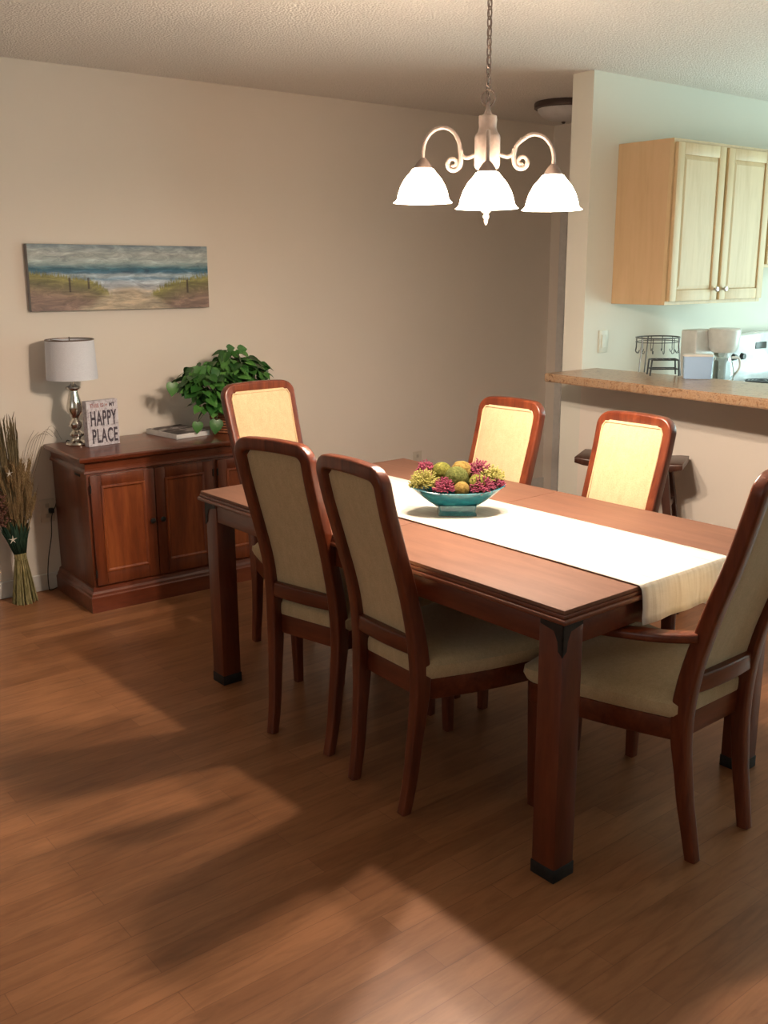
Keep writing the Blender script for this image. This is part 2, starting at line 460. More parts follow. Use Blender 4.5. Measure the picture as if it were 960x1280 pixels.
# ------------------------------------------------------------------ table
tb = thing('dining_table', 'long reddish wooden dining table with thick square legs and black iron corners', 'table', (TX, TY, 0), TYAW)
def tabletop(y0, y1, near, far):
    bm = BM()
    box(bm, .0, TW, y0, y1, .7485, .760, .0025)
    return obj('tabletop', bm, M['table_top'], tb)
tabletop(0, TL / 2 - .0012, 1, 0); tabletop(TL / 2 + .0012, TL, 0, 1)
bm = BM(); box(bm, -.003, TW + .003, -.003, TL + .003, .738, .7485, .002); box(bm, -.010, TW + .010, -.010, TL + .010, .7245, .738, .0045, 3)
obj('edge_moulding', bm, M['table_edge'], tb)
ls = .078
for (x0, x1, y0, y1) in ((.035, .06, .09, TL - .09), (TW - .06, TW - .035, .09, TL - .09)):
    obj('apron', box(BM(), x0 - .02 if x0 < .5 else x0, x1 if x0 < .5 else x1 + .02, y0, y1, .652, .7255, .003), M['table_wood_y'], tb)
for (y0, y1) in ((.015, .06), (TL - .06, TL - .015)):
    obj('apron', box(BM(), .09, TW - .09, y0, y1, .652, .7255, .003), M['table_wood_y'], tb)
for sx in (0, 1):
    for sy in (0, 1):
        cx = .012 + ls / 2 if not sx else TW - .012 - ls / 2; cy_ = .012 + ls / 2 if not sy else TL - .012 - ls / 2
        lg = obj('leg', box(BM(), cx - ls / 2, cx + ls / 2, cy_ - ls / 2, cy_ + ls / 2, 0.003, .7255, .004), M['table_wood'], tb)
        # black iron foot and top bracket
        h = ls / 2 + .0015
        obj('foot_cap', box(BM(), cx - h, cx + h, cy_ - h, cy_ + h, 0, .038, .002), M['iron'], lg)
        bm = BM()
        ox = -1 if not sx else 1; oy = -1 if not sy else 1
        e = .002
        X = cx + ox * (ls / 2 + e); Y = cy_ + oy * (ls / 2 + e)
        outl = [(.0, .724), (.075, .724), (.075, .705), (.03, .695), (.018, .67), (.016, .645), (.0, .632)]
        for face in (0, 1):
            lo = []
            for thk in (0, .004):
                lo.append([((X - ox * thk, Y - oy * d, z) if face == 0 else (X - ox * d, Y - oy * thk, z)) for d, z in outl])
            loft(bm, lo)
        obj('corner_bracket', bm, M['iron'], lg, False)

# ------------------------------------------------------------------ runner
t = NT('runner_fabric'); s1 = t.noise(t.coord(scale=(1, .06, .06)), 70, 4, .6); s2 = t.noise(t.coord(scale=(.25, 1, 1)), 240, 2)
t.set(col=t.ramp(s1, [(.3, (.60, .57, .49)), (.5, (.72, .70, .63)), (.7, (.80, .78, .72))]), rough=.55, sheen=.3); t.bump(t.math('ADD', s1, s2), .3, .0015); M['runner'] = t.m
def runner():
    x0, x1 = .29, .70; path = []
    zt = .7645; ov = .014; drop = .105
    path += [(TL + ov + .002, zt - drop), (TL + ov + .004, zt - .07), (TL + ov + .001, zt - .03), (TL + ov - .002, zt - .012), (TL + .004, zt - .001)]
    n = 40
    for i in range(n + 1): path.append((lerp(TL - .01, .01, i / n), zt))
    path += [(-.004, zt - .001), (-ov + .002, zt - .009), (-ov - .002, zt - .028), (-ov - .005, zt - .06), (-ov - .004, zt - .085), (-ov - .006, zt - drop)]
    bm = BM(); NX = 16; g = []
    rnd = random.Random(3)
    for j, (y, z) in enumerate(path):
        row = []
        for i in range(NX + 1):
            u = i / NX; hang = max(0, (zt - .02 - z) / drop)
            wob = .004 * math.sin(u * 19 + (2 if y < .5 else 0)) * hang
            w = .002 * noise.noise(Vector((u * 5, y * 6, 0))) if hang == 0 else 0
            row.append(bm.verts.new((lerp(x0, x1, u) + .004 * math.sin(y * 3.1), y + (wob if y < .5 else -wob) - (.004 * hang if y < .5 else -.004 * hang), z + abs(w) * .6)))
        g.append(row)
    for j in range(len(g) - 1):
        for i in range(NX): bm.faces.new((g[j][i], g[j][i + 1], g[j + 1][i + 1], g[j + 1][i]))
    o = obj('table_runner', bm, M['runner'])
    o.location = (TX, TY, 0); o.rotation_euler = (0, 0, TYAW)
    sm = o.modifiers.new('thick', 'SOLIDIFY'); sm.thickness = .0022; sm.offset = 0
    return tag(o, 'shimmering cream fabric runner lying lengthwise down the dining table', 'table runner')
runner()

# ------------------------------------------------------------------ bowl with moss balls
t = NT('teal_glaze'); n1 = t.noise(t.coord(scale=(1, 1, 2.5)), 22, 5, .7, 1.2)
t.set(col=t.ramp(n1, [(.3, (.005, .065, .10)), (.55, (.009, .135, .175)), (.78, (.05, .26, .28))]), rough=.2, coat=.5); M['teal'] = t.m
BP = Tp(.470, .868, .7672); BROT = -.6777
bowl = thing('bowl', 'turquoise glazed boat-shaped bowl on a square foot, on the runner', 'bowl', BP, BROT)
def bowl_shell():
    bm = BM(); n = 40; loops = []
    A, Bq = .162, .086
    prof = [(.36, .020), (.46, .026), (.62, .042), (.80, .062), (.93, .077), (1.0, .086)]
    def ring(f, z, off=0, inner=False):
        lp = []
        for k in range(n):
            a = 2 * PI * k / n; c, s = math.cos(a), math.sin(a)
            ex = abs(c) ** .9 * (1 if c > 0 else -1); ey = abs(s) ** .9 * (1 if s > 0 else -1)
            lift = .010 * (abs(c) ** 2.5) * f ** 2.5 - .006 * (abs(s) ** 2) * f ** 2
            lp.append(((A * f - off) * ex, (Bq * f - off) * ey, z + lift))
        return lp
    loops = [ring(f, z) for f, z in prof] + [ring(f, z + .002, .003) for f, z in prof[::-1][:1]] + [ring(f, z + .004, .006) for f, z in prof[::-1][1:]]
    return loft(bm, loops)
obj('bowl_body', bowl_shell(), M['teal'], bowl)
bm = BM(); loft(bm, [[(x, y, z) for x, y in rrect(w, w * .8, .15)] for w, z in ((.064, 0), (.064, .004), (.060, .014), (.063, .034))])
obj('foot', bm, M['teal'], bowl)
def moss(name, c1, c2):
    t = NT(name); f = t.noise(t.coord(), 90, 4, .7)
    t.set(col=t.ramp(f, [(.35, c1), (.65, c2)]), rough=.95, spec=.1); t.bump(f, .9, .006); return t.m
M['moss_g'] = moss('moss_green', (.075, .078, .015), (.16, .155, .035))
M['moss_d'] = moss('moss_dark', (.05, .06, .016), (.11, .12, .035))
M['moss_b'] = moss('moss_tan', (.12, .08, .02), (.24, .165, .05))
def ball(r, seed):
    bm = BM(); bmesh.ops.create_icosphere(bm, subdivisions=4, radius=r)
    for v in bm.verts:
        v.co *= 1 + .05 * noise.noise(v.co * 60 + Vector((seed, 0, 0))) + .03 * noise.noise(v.co * 160 + Vector((seed, 3, 0)))
    return bm
Mb = Matrix.Translation(BP) @ Matrix.Rotation(BROT, 4, 'Z')
balls = [((-.002, -.014, .120), .040, 'moss_d', 'dark green moss ball in front at the top of the bowl'),
         ((.018, .040, .132), .037, 'moss_b', 'tan brown ball behind the dark green moss ball, topmost in the bowl'),
         ((-.048, .036, .132), .034, 'moss_g', 'olive ball at the back left of the heap in the turquoise bowl'),
         ((.012, -.052, .092), .026, 'moss_b', 'small tan moss ball at the front rim of the bowl'),
         ((.066, -.018, .102), .031, 'moss_g', 'olive green moss ball in the right half of the bowl')]
for i, (p, r, m, lb) in enumerate(balls):
    o = obj('moss_ball', ball(r, i * 7), M[m]); o.location = Mb @ Vector(p)
    tag(o, lb, 'decorative ball', 'moss balls in the bowl')
def tuft(col1, col2, name, p, rad, label, seed, n=150):
    rnd = random.Random(seed)
    bm = BM()
    for i in range(n):
        d = Vector((rnd.gauss(0, 1), rnd.gauss(0, 1), abs(rnd.gauss(.3, .7)) - .12)).normalized()
        L = rad * rnd.uniform(.75, 1.15); s = d.cross(Vector((rnd.random(), rnd.random(), 1))).normalized()
        b = d * rad * .15
        m_ = b + d * L * .6 + s * L * .12; e = d * L + s * L * rnd.uniform(-.1, .3)
        tube(bm, [b, m_, e], [.0006, .0006, .0004], 4)
        for q in (m_.lerp(e, .4), m_.lerp(e, .75), e):
            q = q + s * .002 * rnd.uniform(-1, 1)
            r = rnd.uniform(.0018, .0034)
            vs = [bm.verts.new(q + Vector(w) * r) for w in ((1, 0, 0), (-1, 0, 0), (0, 1, 0), (0, -1, 0), (0, 0, 1), (0, 0, -1))]
            for a_, b_, c_ in ((0, 2, 4), (2, 1, 4), (1, 3, 4), (3, 0, 4), (2, 0, 5), (1, 2, 5), (3, 1, 5), (0, 3, 5)): bm.faces.new((vs[a_], vs[b_], vs[c_]))
    t = M.get(name)
    if not t:
        q = NT(name); f = q.noise(q.coord(), 70, 2); q.set(col=q.ramp(f, [(.35, col1), (.65, col2)]), rough=.8, spec=.2); M[name] = t = q.m
    o = obj('blossom_tuft', bm, t, None, False); o.location = Mb @ Vector(p)
    return tag(o, label, 'dried flowers', 'dried blossom tufts in the bowl')
YE = ((.24, .22, .05), (.40, .38, .12)); PK = ((.16, .022, .05), (.31, .07, .12))
tuft(*YE, 'blossom_yellow', (-.108, -.006, .098), .048, 'fluffy yellow-green blossom tuft at the left end of the bowl', 1, 330)
tuft(*PK, 'blossom_pink', (-.044, -.044, .090), .036, 'dark pink blossom tuft at the front left of the bowl', 2, 260)
tuft(*PK, 'blossom_pink', (-.100, .052, .135), .032, 'small pink blossom tuft at the back left behind the yellow one', 3, 150)
tuft(*PK, 'blossom_pink', (.076, .048, .130), .040, 'pink blossom tuft at the back right of the bowl', 4, 200)
tuft(*YE, 'blossom_yellow', (.112, .018, .112), .045, 'fluffy yellow-green blossom tuft at the right end of the bowl', 5, 280)
tuft(*PK, 'blossom_pink', (.080, -.036, .090), .040, 'wide dark pink blossom tuft at the front right of the bowl', 6, 260)
tuft(*PK, 'blossom_pink', (.134, -.004, .092), .026, 'small pink blossom tuft spilling over the right tip of the bowl', 8, 130)

# ------------------------------------------------------------------ sideboard
SBX, SBY, SBR, SBH, SBD, SBW = 1.684, 4.272, -.03, .742, .475, 1.04
sb = thing('sideboard', 'reddish carved wooden sideboard with panelled doors against the wall', 'sideboard', (SBX, SBY, 0), SBR)
b0 = .028
bm = BM(); box(bm, b0, SBW - b0, b0, SBD, .06, SBH - .03, .002); obj('body', bm, M['sb_wood'], sb)
# plinth with stepped moulding
bm = BM()
def plinth_loop(g, z): return [(-g + .0, -g, z), (SBW + g, -g, z), (SBW + g, SBD, z), (-g, SBD, z)]
loft(bm, [plinth_loop(0, 0), plinth_loop(0, .072), plinth_loop(-.006, .078), plinth_loop(-.008, .088), plinth_loop(-.016, .098), plinth_loop(-.019, .112), plinth_loop(-.030, .118)])
obj('plinth', bm, M['sb_wood_x'], sb, angle=25)
bm = BM()
loft(bm, [plinth_loop(-.026, SBH - .085), plinth_loop(-.016, SBH - .080), plinth_loop(-.018, SBH - .070), plinth_loop(-.026, SBH - .060), plinth_loop(-.024, SBH - .034), plinth_loop(-.006, SBH - .026)])
obj('cornice', bm, M['sb_wood_x'], sb, angle=25)
bm = BM(); loft(bm, [plinth_loop(-.004, SBH - .027), plinth_loop(.006, SBH - .023), plinth_loop(.010, SBH - .014), plinth_loop(.010, SBH - .007), plinth_loop(.006, SBH - .001), plinth_loop(.0, SBH)])
obj('top', bm, M['sb_wood_x'], sb, angle=25)
dz0, dz1 = .125, SBH - .092
def sb_door(x0, x1, knob):
    bm = BM(); y = b0
    fw = .052
    for q in ((x0, x0 + fw, dz0, dz1), (x1 - fw, x1, dz0, dz1)): box(bm, q[0], q[1], y - .016, y, q[2], q[3], .002)
    for q in ((x0 + fw, x1 - fw, dz0, dz0 + .065), (x0 + fw, x1 - fw, dz1 - .055, dz1)): box(bm, q[0], q[1], y - .0155, y, q[2], q[3], .002)
    d = obj('door', bm, M['sb_wood'], sb)
    bm = BM(); a0, a1, c0, c1_ = x0 + fw, x1 - fw, dz0 + .065, dz1 - .055
    def lp(i, yy): return [(a0 + i, yy, c0 + i), (a1 - i, yy, c0 + i), (a1 - i, yy, c1_ - i), (a0 + i, yy, c1_ - i)]
    loft(bm, [lp(-.004, y - .014), lp(-.004, y - .020), lp(.004, y - .022), lp(.010, y - .017), lp(.012, y - .006), lp(.03, y - .012), lp(.034, y - .013)])
    obj('door_panel', bm, M['sb_panel'], d, angle=20)
    bm = BM(); lathe(bm, [(.001, .024), (.009, .023), (.0135, .018), (.012, .011), (.006, .006), (.006, 0)], 18)
    bmesh.ops.transform(bm, matrix=Matrix.Translation((x1 - .024 if knob > 0 else x0 + .024, y - .016, .40)) @ Matrix.Rotation(R(90), 4, 'X'), verts=bm.verts)
    obj('knob', bm, M['iron'], d)
    for hz in (dz0 + .06, dz1 - .06):
        bm = BM(); tube(bm, [((x0 - .001 if knob > 0 else x1 + .001), y - .016, hz - .018), ((x0 - .001 if knob > 0 else x1 + .001), y - .016, hz + .018)], .004, 8)
        obj('hinge', bm, M['iron'], d)
sb_door(.040, .352, 1); sb_door(.356, .662, -1); sb_door(.690, 1.0, 1)
# side grip slot
bm = BM(); box(bm, b0 - .003, b0 + .004, .1, .17, SBH - .105, SBH - .095, .001); obj('grip', bm, M['iron'], sb)

# ------------------------------------------------------------------ table lamp
SBZ = SBH + .001
M['chrome'] = plain('silver_mercury_glass', (.62, .60, .55), .16, 1, .15, 50)
t = NT('lamp_linen'); n1 = t.noise(t.coord(scale=(1, 1, 3)), 160, 2)
t.set(col=t.ramp(n1, [(.3, (.60, .62, .68)), (.7, (.68, .70, .76))]), rough=.9, spec=.15); t.bump(n1, .2, .001); M['linen'] = t.m
lamp = thing('table_lamp', 'silver table lamp with white drum shade on the left of the sideboard', 'lamp', (1.812, 4.620, SBZ))
bm = BM(); lathe(bm, [(.001, 0), (.052, 0), (.054, .006), (.05, .014), (.03, .02), (.022, .028), (.02, .036), (.034, .046), (.036, .056), (.024, .066), (.017, .074), (.024, .084), (.032, .098), (.030, .112), (.019, .124), (.016, .132),
  (.024, .145), (.036, .165), (.038, .185), (.030, .220), (.022, .250), (.020, .262), (.032, .270), (.036, .276), (.034, .282), (.018, .288), (.010, .296), (.010, .345), (.001, .346)], 32)
obj('lamp_base', bm, M['chrome'], lamp)
bm = BM(); sh0, sh1 = .318, .505
lathe(bm, [(.119, sh0), (.112, sh1), (.110, sh1), (.117, sh0), (.119, sh0)], 48)
obj('lamp_shade', bm, M['linen'], lamp)
bm = BM(); lathe(bm, [(.1125, sh1 - .004), (.1135, sh1 + .001), (.110, sh1 + .002), (.1095, sh1 - .004)], 48)
for k in range(3):
    a = 2 * PI * k / 3; tube(bm, [(0, 0, sh1 - .01), (.11 * math.cos(a), .11 * math.sin(a), sh1 - .005)], .0015, 5)
tube(bm, [(0, 0, .34), (0, 0, sh1 + .012)], .003, 8)
obj('shade_ring', bm, M['pewter_dark'], lamp)
M['cord'] = plain('black_cord', (.012, .011, .01), .5)
L0 = Vector((1.812, 4.620, SBZ))
cp = smooth_tab([Vector(q) - L0 for q in ((1.800, 4.672, SBZ + .006), (1.81, 4.72, SBZ + .006), (1.81, 4.752, SBZ + .002), (1.805, 4.762, SBZ - .03), (1.78, 4.762, .60), (1.735, 4.762, .44), (1.716, 4.752, .41), (1.700, 4.75, .37), (1.69, 4.745, .28), (1.665, 4.738, .18), (1.652, 4.735, .09), (1.650, 4.73, .02), (1.66, 4.735, .005), (1.70, 4.757, .005))], 6)
obj('cord', tube(BM(), cp, .0026, 6), M['cord'], lamp)

# ------------------------------------------------------------------ outlets
M['plate'] = plain('outlet_plate', (.62, .57, .48), .4)
M['slot'] = plain('outlet_slots', (.05, .045, .04), .6)
M['socket'] = plain('outlet_socket', (.45, .41, .34), .4)
def outlet(loc, rz, label, mat='plate', group='wall outlets', switch=False):
    o = thing('wall_outlet', label, 'outlet', loc, rz, group)
    obj('plate', box(BM(), -.036, .036, -.006, 0, -.058, .058, .003), M[mat], o)
    bm = BM()
    if switch: box(bm, -.016, .016, -.010, -.005, -.034, .034, .002)
    else:
        bm.free()
        for z in (-.026, .026):
            bm = BM()
            for x in (-.007, .007): box(bm, x - .0015, x + .0015, -.0075, -.005, z - .006, z + .006)
            box(bm, -.010, .010, -.0064, -.005, z - .010, z + .010)
            obj('socket', bm, M['socket'], o, False)
    if switch: obj('rocker', bm, M[mat], o, False)
    return o
outlet((4.12, YW - .0005, .36), 0, 'small beige outlet low on the plain back wall right of the armchair back')
outlet((1.690, YW - .0005, .405), 0, 'beige outlet low on the wall beside the left side of the sideboard')
obj_pl = obj('power_plug', box(BM(), -.012, .012, -.03, -.007, -.012, .012, .004), M['cord']); obj_pl.location = (1.705, YW, .405)
tag(obj_pl, 'black plug in the outlet beside the sideboard', 'plug')
M['plate_w'] = plain('switch_plate', (.62, .60, .50), .4)
outlet((4.175, YK - .0005, 1.19), 0, 'pale double switch plate on kitchen wall above the bar counter', 'plate_w', None, True)

# ------------------------------------------------------------------ happy place sign
t = NT('distressed_white'); n1 = t.noise(t.coord(), 45, 5, .7); 
t.set(col=t.ramp(n1, [(.38, (.34, .30, .33)), (.5, (.56, .53, .57)), (.7, (.62, .60, .64))]), rough=.8); M['sign'] = t.m
t = NT('sign_ink'); n1 = t.noise(t.coord(), 90, 4, .7)
t.set(col=t.ramp(n1, [(.42, (.045, .035, .05)), (.62, (.10, .08, .10)), (.72, (.3, .27, .3))]), rough=.8); M['ink'] = t.m
t = NT('sign_ink_red'); t.set(col=t.ramp(t.noise(t.coord(), 80, 3), [(.4, (.30, .09, .09)), (.7, (.45, .3, .3))]), rough=.8); M['ink2'] = t.m
sg = thing('block_sign', 'white wooden block sign with dark lettering about a happy place, beside the lamp', 'sign', (1.824, 4.508, SBZ), .13)
SW, SH = .168, .218
obj('block', box(BM(), 0, SW, 0, .038, 0, SH, .0015), M['sign'], sg, False)
def text_mesh(body, width, height, x, z, mat, name, bold=.0, sp=1.0):
    cu = bpy.data.curves.new('txt', 'FONT'); cu.body = body; cu.size = 1; cu.extrude = .004; cu.offset = bold; cu.space_character = sp
    o = bpy.data.objects.new('txt', cu); COL.objects.link(o)
    bpy.context.view_layer.update()
    dg = bpy.context.evaluated_depsgraph_get()
    me = bpy.data.meshes.new_from_object(o.evaluated_get(dg))
    bpy.data.objects.remove(o); bpy.data.curves.remove(cu)
    xs = [v.co.x for v in me.vertices]; ys = [v.co.y for v in me.vertices]
    x0, x1, y0, y1 = min(xs), max(xs), min(ys), max(ys)
    for v in me.vertices:
        v.co = Vector((x + (v.co.x - x0) / (x1 - x0) * width, -.0008 + (-.0006 if v.co.z > 0 else .0012), z + (v.co.y - y0) / (y1 - y0) * height))
    me.materials.clear(); me.materials.append(mat)
    ob = bpy.data.objects.new(name, me); COL.objects.link(ob); ob.parent = sg
    return ob
text_mesh('HAPPY', .140, .072, .018, .098, M['ink'], 'lettering', .022, 1.12)
text_mesh('PLACE', .136, .070, .022, .014, M['ink'], 'lettering', .022, 1.12)
text_mesh('THIS IS', .072, .020, .018, .185, M['ink2'], 'lettering', .018, 1.1)
text_mesh('MY', .030, .020, .122, .185, M['ink'], 'lettering', .018, 1.1)
text_mesh('*', .012, .012, .100, .189, M['ink2'], 'lettering', .02)

# ------------------------------------------------------------------ books
M['page'] = plain('pages', (.66, .64, .62), .8)
t = NT('cover_photo'); v = t.coord(); n1 = t.noise(t.coord(scale=(1, 2.5, 1)), 9, 3)
t.set(col=t.ramp(n1, [(.42, (.035, .028, .03)), (.53, (.12, .10, .10)), (.58, (.55, .53, .52)), (.66, (.10, .08, .085))]), rough=.5); M['cover'] = t.m
bk = thing('book', 'thick book with a dark photo cover lying flat on the sideboard', 'book', (2.335, 4.585, SBZ), .12)
bm = BM(); box(bm, -.100, .100, -.132, .132, .003, .024, .001); obj('pages', bm, M['page'], bk, False)
obj('cover', box(BM(), -.102, .102, -.135, .135, .0235, .026, .0005), M['cover'], bk, False)
obj('back_cover', box(BM(), -.102, .102, -.135, .135, 0, .0035, .0005), M['page'], bk, False)
obj('spine', box(BM(), -.1035, -.100, -.135, .135, 0, .026, .001), M['page'], bk, False)

# ------------------------------------------------------------------ ivy in basket
PLX, PLY = 2.585, 4.50
pl = thing('potted_ivy', 'trailing green ivy in a woven brown basket on the sideboard', 'plant', (PLX, PLY, SBZ))
t = NT('wicker'); v = t.coord()
w1 = t.n('ShaderNodeTexWave', wave_type='BANDS', bands_direction='Z'); t.l(v, w1.inputs['Vector']); w1.inputs['Scale'].default_value = 22; w1.inputs['Distortion'].default_value = .6
t.set(col=t.ramp(w1.outputs['Fac'], [(.2, (.10, .03, .012)), (.8, (.34, .12, .045))]), rough=.6); t.bump(w1.outputs['Fac'], .8, .006); M['wicker'] = t.m
bm = BM(); loops = []; NB = 64
rings = 26
for j in range(rings + 1):
    z = .125 * j / rings; r0 = lerp(.080, .104, (j / rings) ** .8)
    lp = []
    for k in range(NB):
        a = 2 * PI * k / NB; r = r0 + .0028 * math.cos(16 * a + (PI if (j // 2) % 2 else 0)) + (.003 if j >= rings - 3 else 0)
        lp.append((r * math.cos(a), r * math.sin(a), z))
    loops.append(lp)
loops.append([(x * .93, y * .93, .125) for x, y, z in loops[-1]]); loops.append([(x * .9, y * .9, .10) for x, y, z in loops[-2]])
loft(bm, loops); obj('basket', bm, M['wicker'], pl)
M['soil'] = plain('soil', (.03, .02, .012), .95, 0, .3, 80, .5)
bm = BM(); lathe(bm, [(.0005, .105), (.05, .104), (.093, .1035)], 32); obj('soil', bm, M['soil'], pl)
t = NT('ivy_leaf'); oi = t.n('ShaderNodeAttribute', attribute_name='leafv'); n1 = t.noise(t.coord(), 60, 3)
f = t.math('ADD', t.math('MULTIPLY', oi.outputs['Fac'], .75), t.math('MULTIPLY', n1, .25))
t.set(col=t.ramp(f, [(.1, (.010, .045, .009)), (.45, (.032, .12, .02)), (.8, (.09, .24, .05)), (1, (.20, .33, .14))]), rough=.35, spec=.45); M['leaf'] = t.m
M['stem'] = plain('ivy_stem', (.06, .11, .03), .6)
def leaf(bm, lay, p, direction, normal, size, val):
    d = direction.normalized(); nrm = (normal - d * normal.dot(d)).normalized(); s = d.cross(nrm)
    ol = [(0, 0), (.22, -.12), (.46, .05), (.52, .32), (.38, .62), (.16, .88), (0, 1.05)]
    mid = [(0, 0), (0, .25), (0, .5), (0, .75), (0, 1.05)]
    def P(x, y):
        droop = -.18 * y * y; cup = .28 * abs(x)
        return p + (s * x + d * y + nrm * (droop + cup * .8)) * size
    c = [bm.verts.new(P(0, y)) for y in (0.02, .3, .6)]
    tip = bm.verts.new(P(0, 1.05))
    fs = []
    for sg_ in (-1, 1):
        o = [bm.verts.new(P(sg_ * x, y)) for x, y in ol[1:6]]
        quads = [(c[0], o[0], o[1]), (c[0], o[1], o[2], c[1]), (c[1], o[2], o[3], c[2]), (c[2], o[3], o[4]), (c[2], o[4], tip)]
        for q in quads: fs.append(bm.faces.new(q if sg_ < 0 else q[::-1]))
    for f_ in fs: f_[lay] = val
rnd = random.Random(11); bm = BM(); lay = bm.faces.layers.float.new('leafv'); bs = BM()
heads = []
def mass(cx, cy, cz, rx, ry, rz_, n):
    for i in range(n):
        d = Vector((rnd.gauss(0, 1), rnd.gauss(0, 1), rnd.gauss(.25, .9))).normalized()
        k = rnd.uniform(.55, 1.0)
        p = Vector((cx + d.x * rx * k, cy + d.y * ry * k, cz + d.z * rz_ * k))
        if p.y > YW - PLY - .03: p.y = YW - PLY - .03 - rnd.random() * .05
        out = Vector((d.x, d.y, -.35 + rnd.uniform(-.4, .3))).normalized()
        nr = (Vector((d.x * .7, d.y * .7 - .25, .9)) + Vector((rnd.gauss(0, .35), rnd.gauss(0, .35), rnd.gauss(0, .2)))).normalized()
        leaf(bm, lay, p, out + Vector((rnd.gauss(0, .3), rnd.gauss(0, .3), 0)), nr, rnd.uniform(.040, .066), rnd.random() * .9)
        if i % 3 == 0: tube(bs, smooth_tab([(rnd.uniform(-.03, .03), rnd.uniform(-.03, .03), .1), (p.x * .6, p.y * .6, max(.15, p.z * .9)), tuple(p)], 3), .0013, 4)
mass(-.12, -.02, .265, .145, .11, .10, 170)
mass(.03, .0, .32, .125, .10, .10, 130)
mass(.14, .02, .29, .115, .09, .07, 80)
mass(-.13, -.04, .165, .10, .07, .06, 50)
for p, s_ in (((-.315, -.01, .275), .064), ((-.215, -.06, .075), .056), ((-.13, -.10, .082), .070), ((.02, .02, .425), .042), ((.085, .02, .415), .05), ((.24, .03, .31), .055), ((.225, .0, .285), .05), ((-.06, -.12, .18), .06)):
    leaf(bm, lay, Vector(p), Vector((-.3 + rnd.uniform(-.2, .2), -.2, -1)) if p[2] < .35 else Vector((1, -.2, .1)), Vector((-.3, -1, .35)), s_, rnd.uniform(.3, .8))
    if p[2] < .4: tube(bs, smooth_tab([(p[0] * .25, p[1] * .3, .2), (p[0] * .7, p[1] * .7, p[2] + .05), p], 4), .0013, 4)
lf = obj('foliage', bm, M['leaf'], pl)
obj('stems', bs, M['stem'], pl)

# ------------------------------------------------------------------ beach painting
t = NT('beach_painting')
tc = t.n('ShaderNodeTexCoord'); sp = t.n('ShaderNodeSeparateXYZ'); t.l(tc.outputs['Generated'], sp.inputs[0])
U, V = sp.outputs['X'], sp.outputs['Z']
vec = t.coord('Generated', (3, 1, 8)); n1 = t.noise(vec, 2.2, 5, .65); n2 = t.noise(t.coord('Generated', (30, 1, 3)), 3, 4, .6); n3 = t.noise(t.coord('Generated', (5, 1, 4)), 2.5, 4)
vv = t.math('ADD', V, t.math('MULTIPLY', t.math('SUBTRACT', n1, .5), .14))
base = t.ramp(vv, [(.0, (.34, .29, .24)), (.28, (.46, .42, .36)), (.36, (.36, .40, .46)), (.42, (.48, .55, .62)), (.48, (.15, .26, .38)), (.53, (.38, .47, .54)), (.58, (.06, .15, .24)), (.63, (.03, .12, .18)), (.67, (.14, .24, .28)), (.74, (.34, .42, .43)), (.86, (.38, .42, .42)), (1.0, (.20, .27, .32))])
fc = t.n('ShaderNodeFloatCurve'); t.l(U, fc.inputs['Value']); cv = fc.mapping.curves[0]
cv.points[0].location = (0, .62); cv.points[1].location = (1, .58)
for q in ((.2, .56), (.32, .5), (.40, .34), (.46, .2), (.60, .16), (.68, .33), (.78, .47), (.9, .54)): cv.points.new(*q)
fc.mapping.update()
dv = t.math('SUBTRACT', fc.outputs[0], t.math('ADD', V, t.math('MULTIPLY', t.math('SUBTRACT', n2, .5), .30)))
mask = t.ramp(t.math('MULTIPLY', dv, 14), [(0, (0, 0, 0)), (1, (1, 1, 1))])
gcol = t.ramp(t.math('ADD', t.math('MULTIPLY', n2, .45), t.math('MULTIPLY', dv, 1.1)), [(.12, (.07, .11, .06)), (.30, (.25, .24, .08)), (.45, (.17, .15, .08)), (.65, (.24, .17, .14)), (.95, (.20, .14, .125))])
# sandy path fanning out at the bottom
pd = t.math('ABSOLUTE', t.math('SUBTRACT', U, t.math('ADD', .52, t.math('MULTIPLY', V, .0))))
pw = t.math('SUBTRACT', .30, t.math('MULTIPLY', V, .62))
pm = t.ramp(t.math('MULTIPLY', t.math('SUBTRACT', t.math('ADD', pw, t.math('MULTIPLY', t.math('SUBTRACT', n3, .5), .12)), pd), 12), [(0, (0, 0, 0)), (1, (1, 1, 1))])
psand = t.ramp(n1, [(.3, (.32, .265, .20)), (.7, (.46, .40, .31))])
below = t.ramp(V, [(.30, (1, 1, 1)), (.36, (0, 0, 0))])
c = t.mix(mask, base, gcol)
c = t.mix(t.math('MULTIPLY', pm, below), c, psand)
# three dark fence posts
post = None
for u0, v0, v1 in ((.205, .28, .5), (.305, .33, .5), (.87, .25, .46)):
    a = t.math('LESS_THAN', t.math('ABSOLUTE', t.math('SUBTRACT', U, u0)), .0055)
    b = t.math('MULTIPLY', t.math('GREATER_THAN', V, v0), t.math('LESS_THAN', V, v1)); q = t.math('MULTIPLY', a, b)
    post = q if post is None else t.math('MAXIMUM', post, q)
c = t.mix(t.math('MULTIPLY', post, .8), c, (.05, .035, .03))
nb = t.noise(t.coord('Generated', (3.2, 1, 4.5)), 2.6, 6, .68, .8)
c = t.mix(1.0, c, t.ramp(nb, [(.28, (.55, .56, .60)), (.5, (1.1, 1.1, 1.08)), (.72, (1.9, 1.85, 1.75))]), 'MULTIPLY')
t.set(col=c, rough=.6); t.bump(n2, .25, .002); M['painting'] = t.m
M['canvas'] = plain('canvas_edge', (.25, .24, .24), .8)
pt = thing('beach_painting', 'wide canvas painting of a sandy path through dunes to the sea on the wall', 'painting', (1.688, YW - .004, 1.376), 0)
pt.rotation_euler = (0, R(.3), 0)
obj('canvas', box(BM(), 0, .945, -.032, .0, 0, .311, .002), M['canvas'], pt, False)
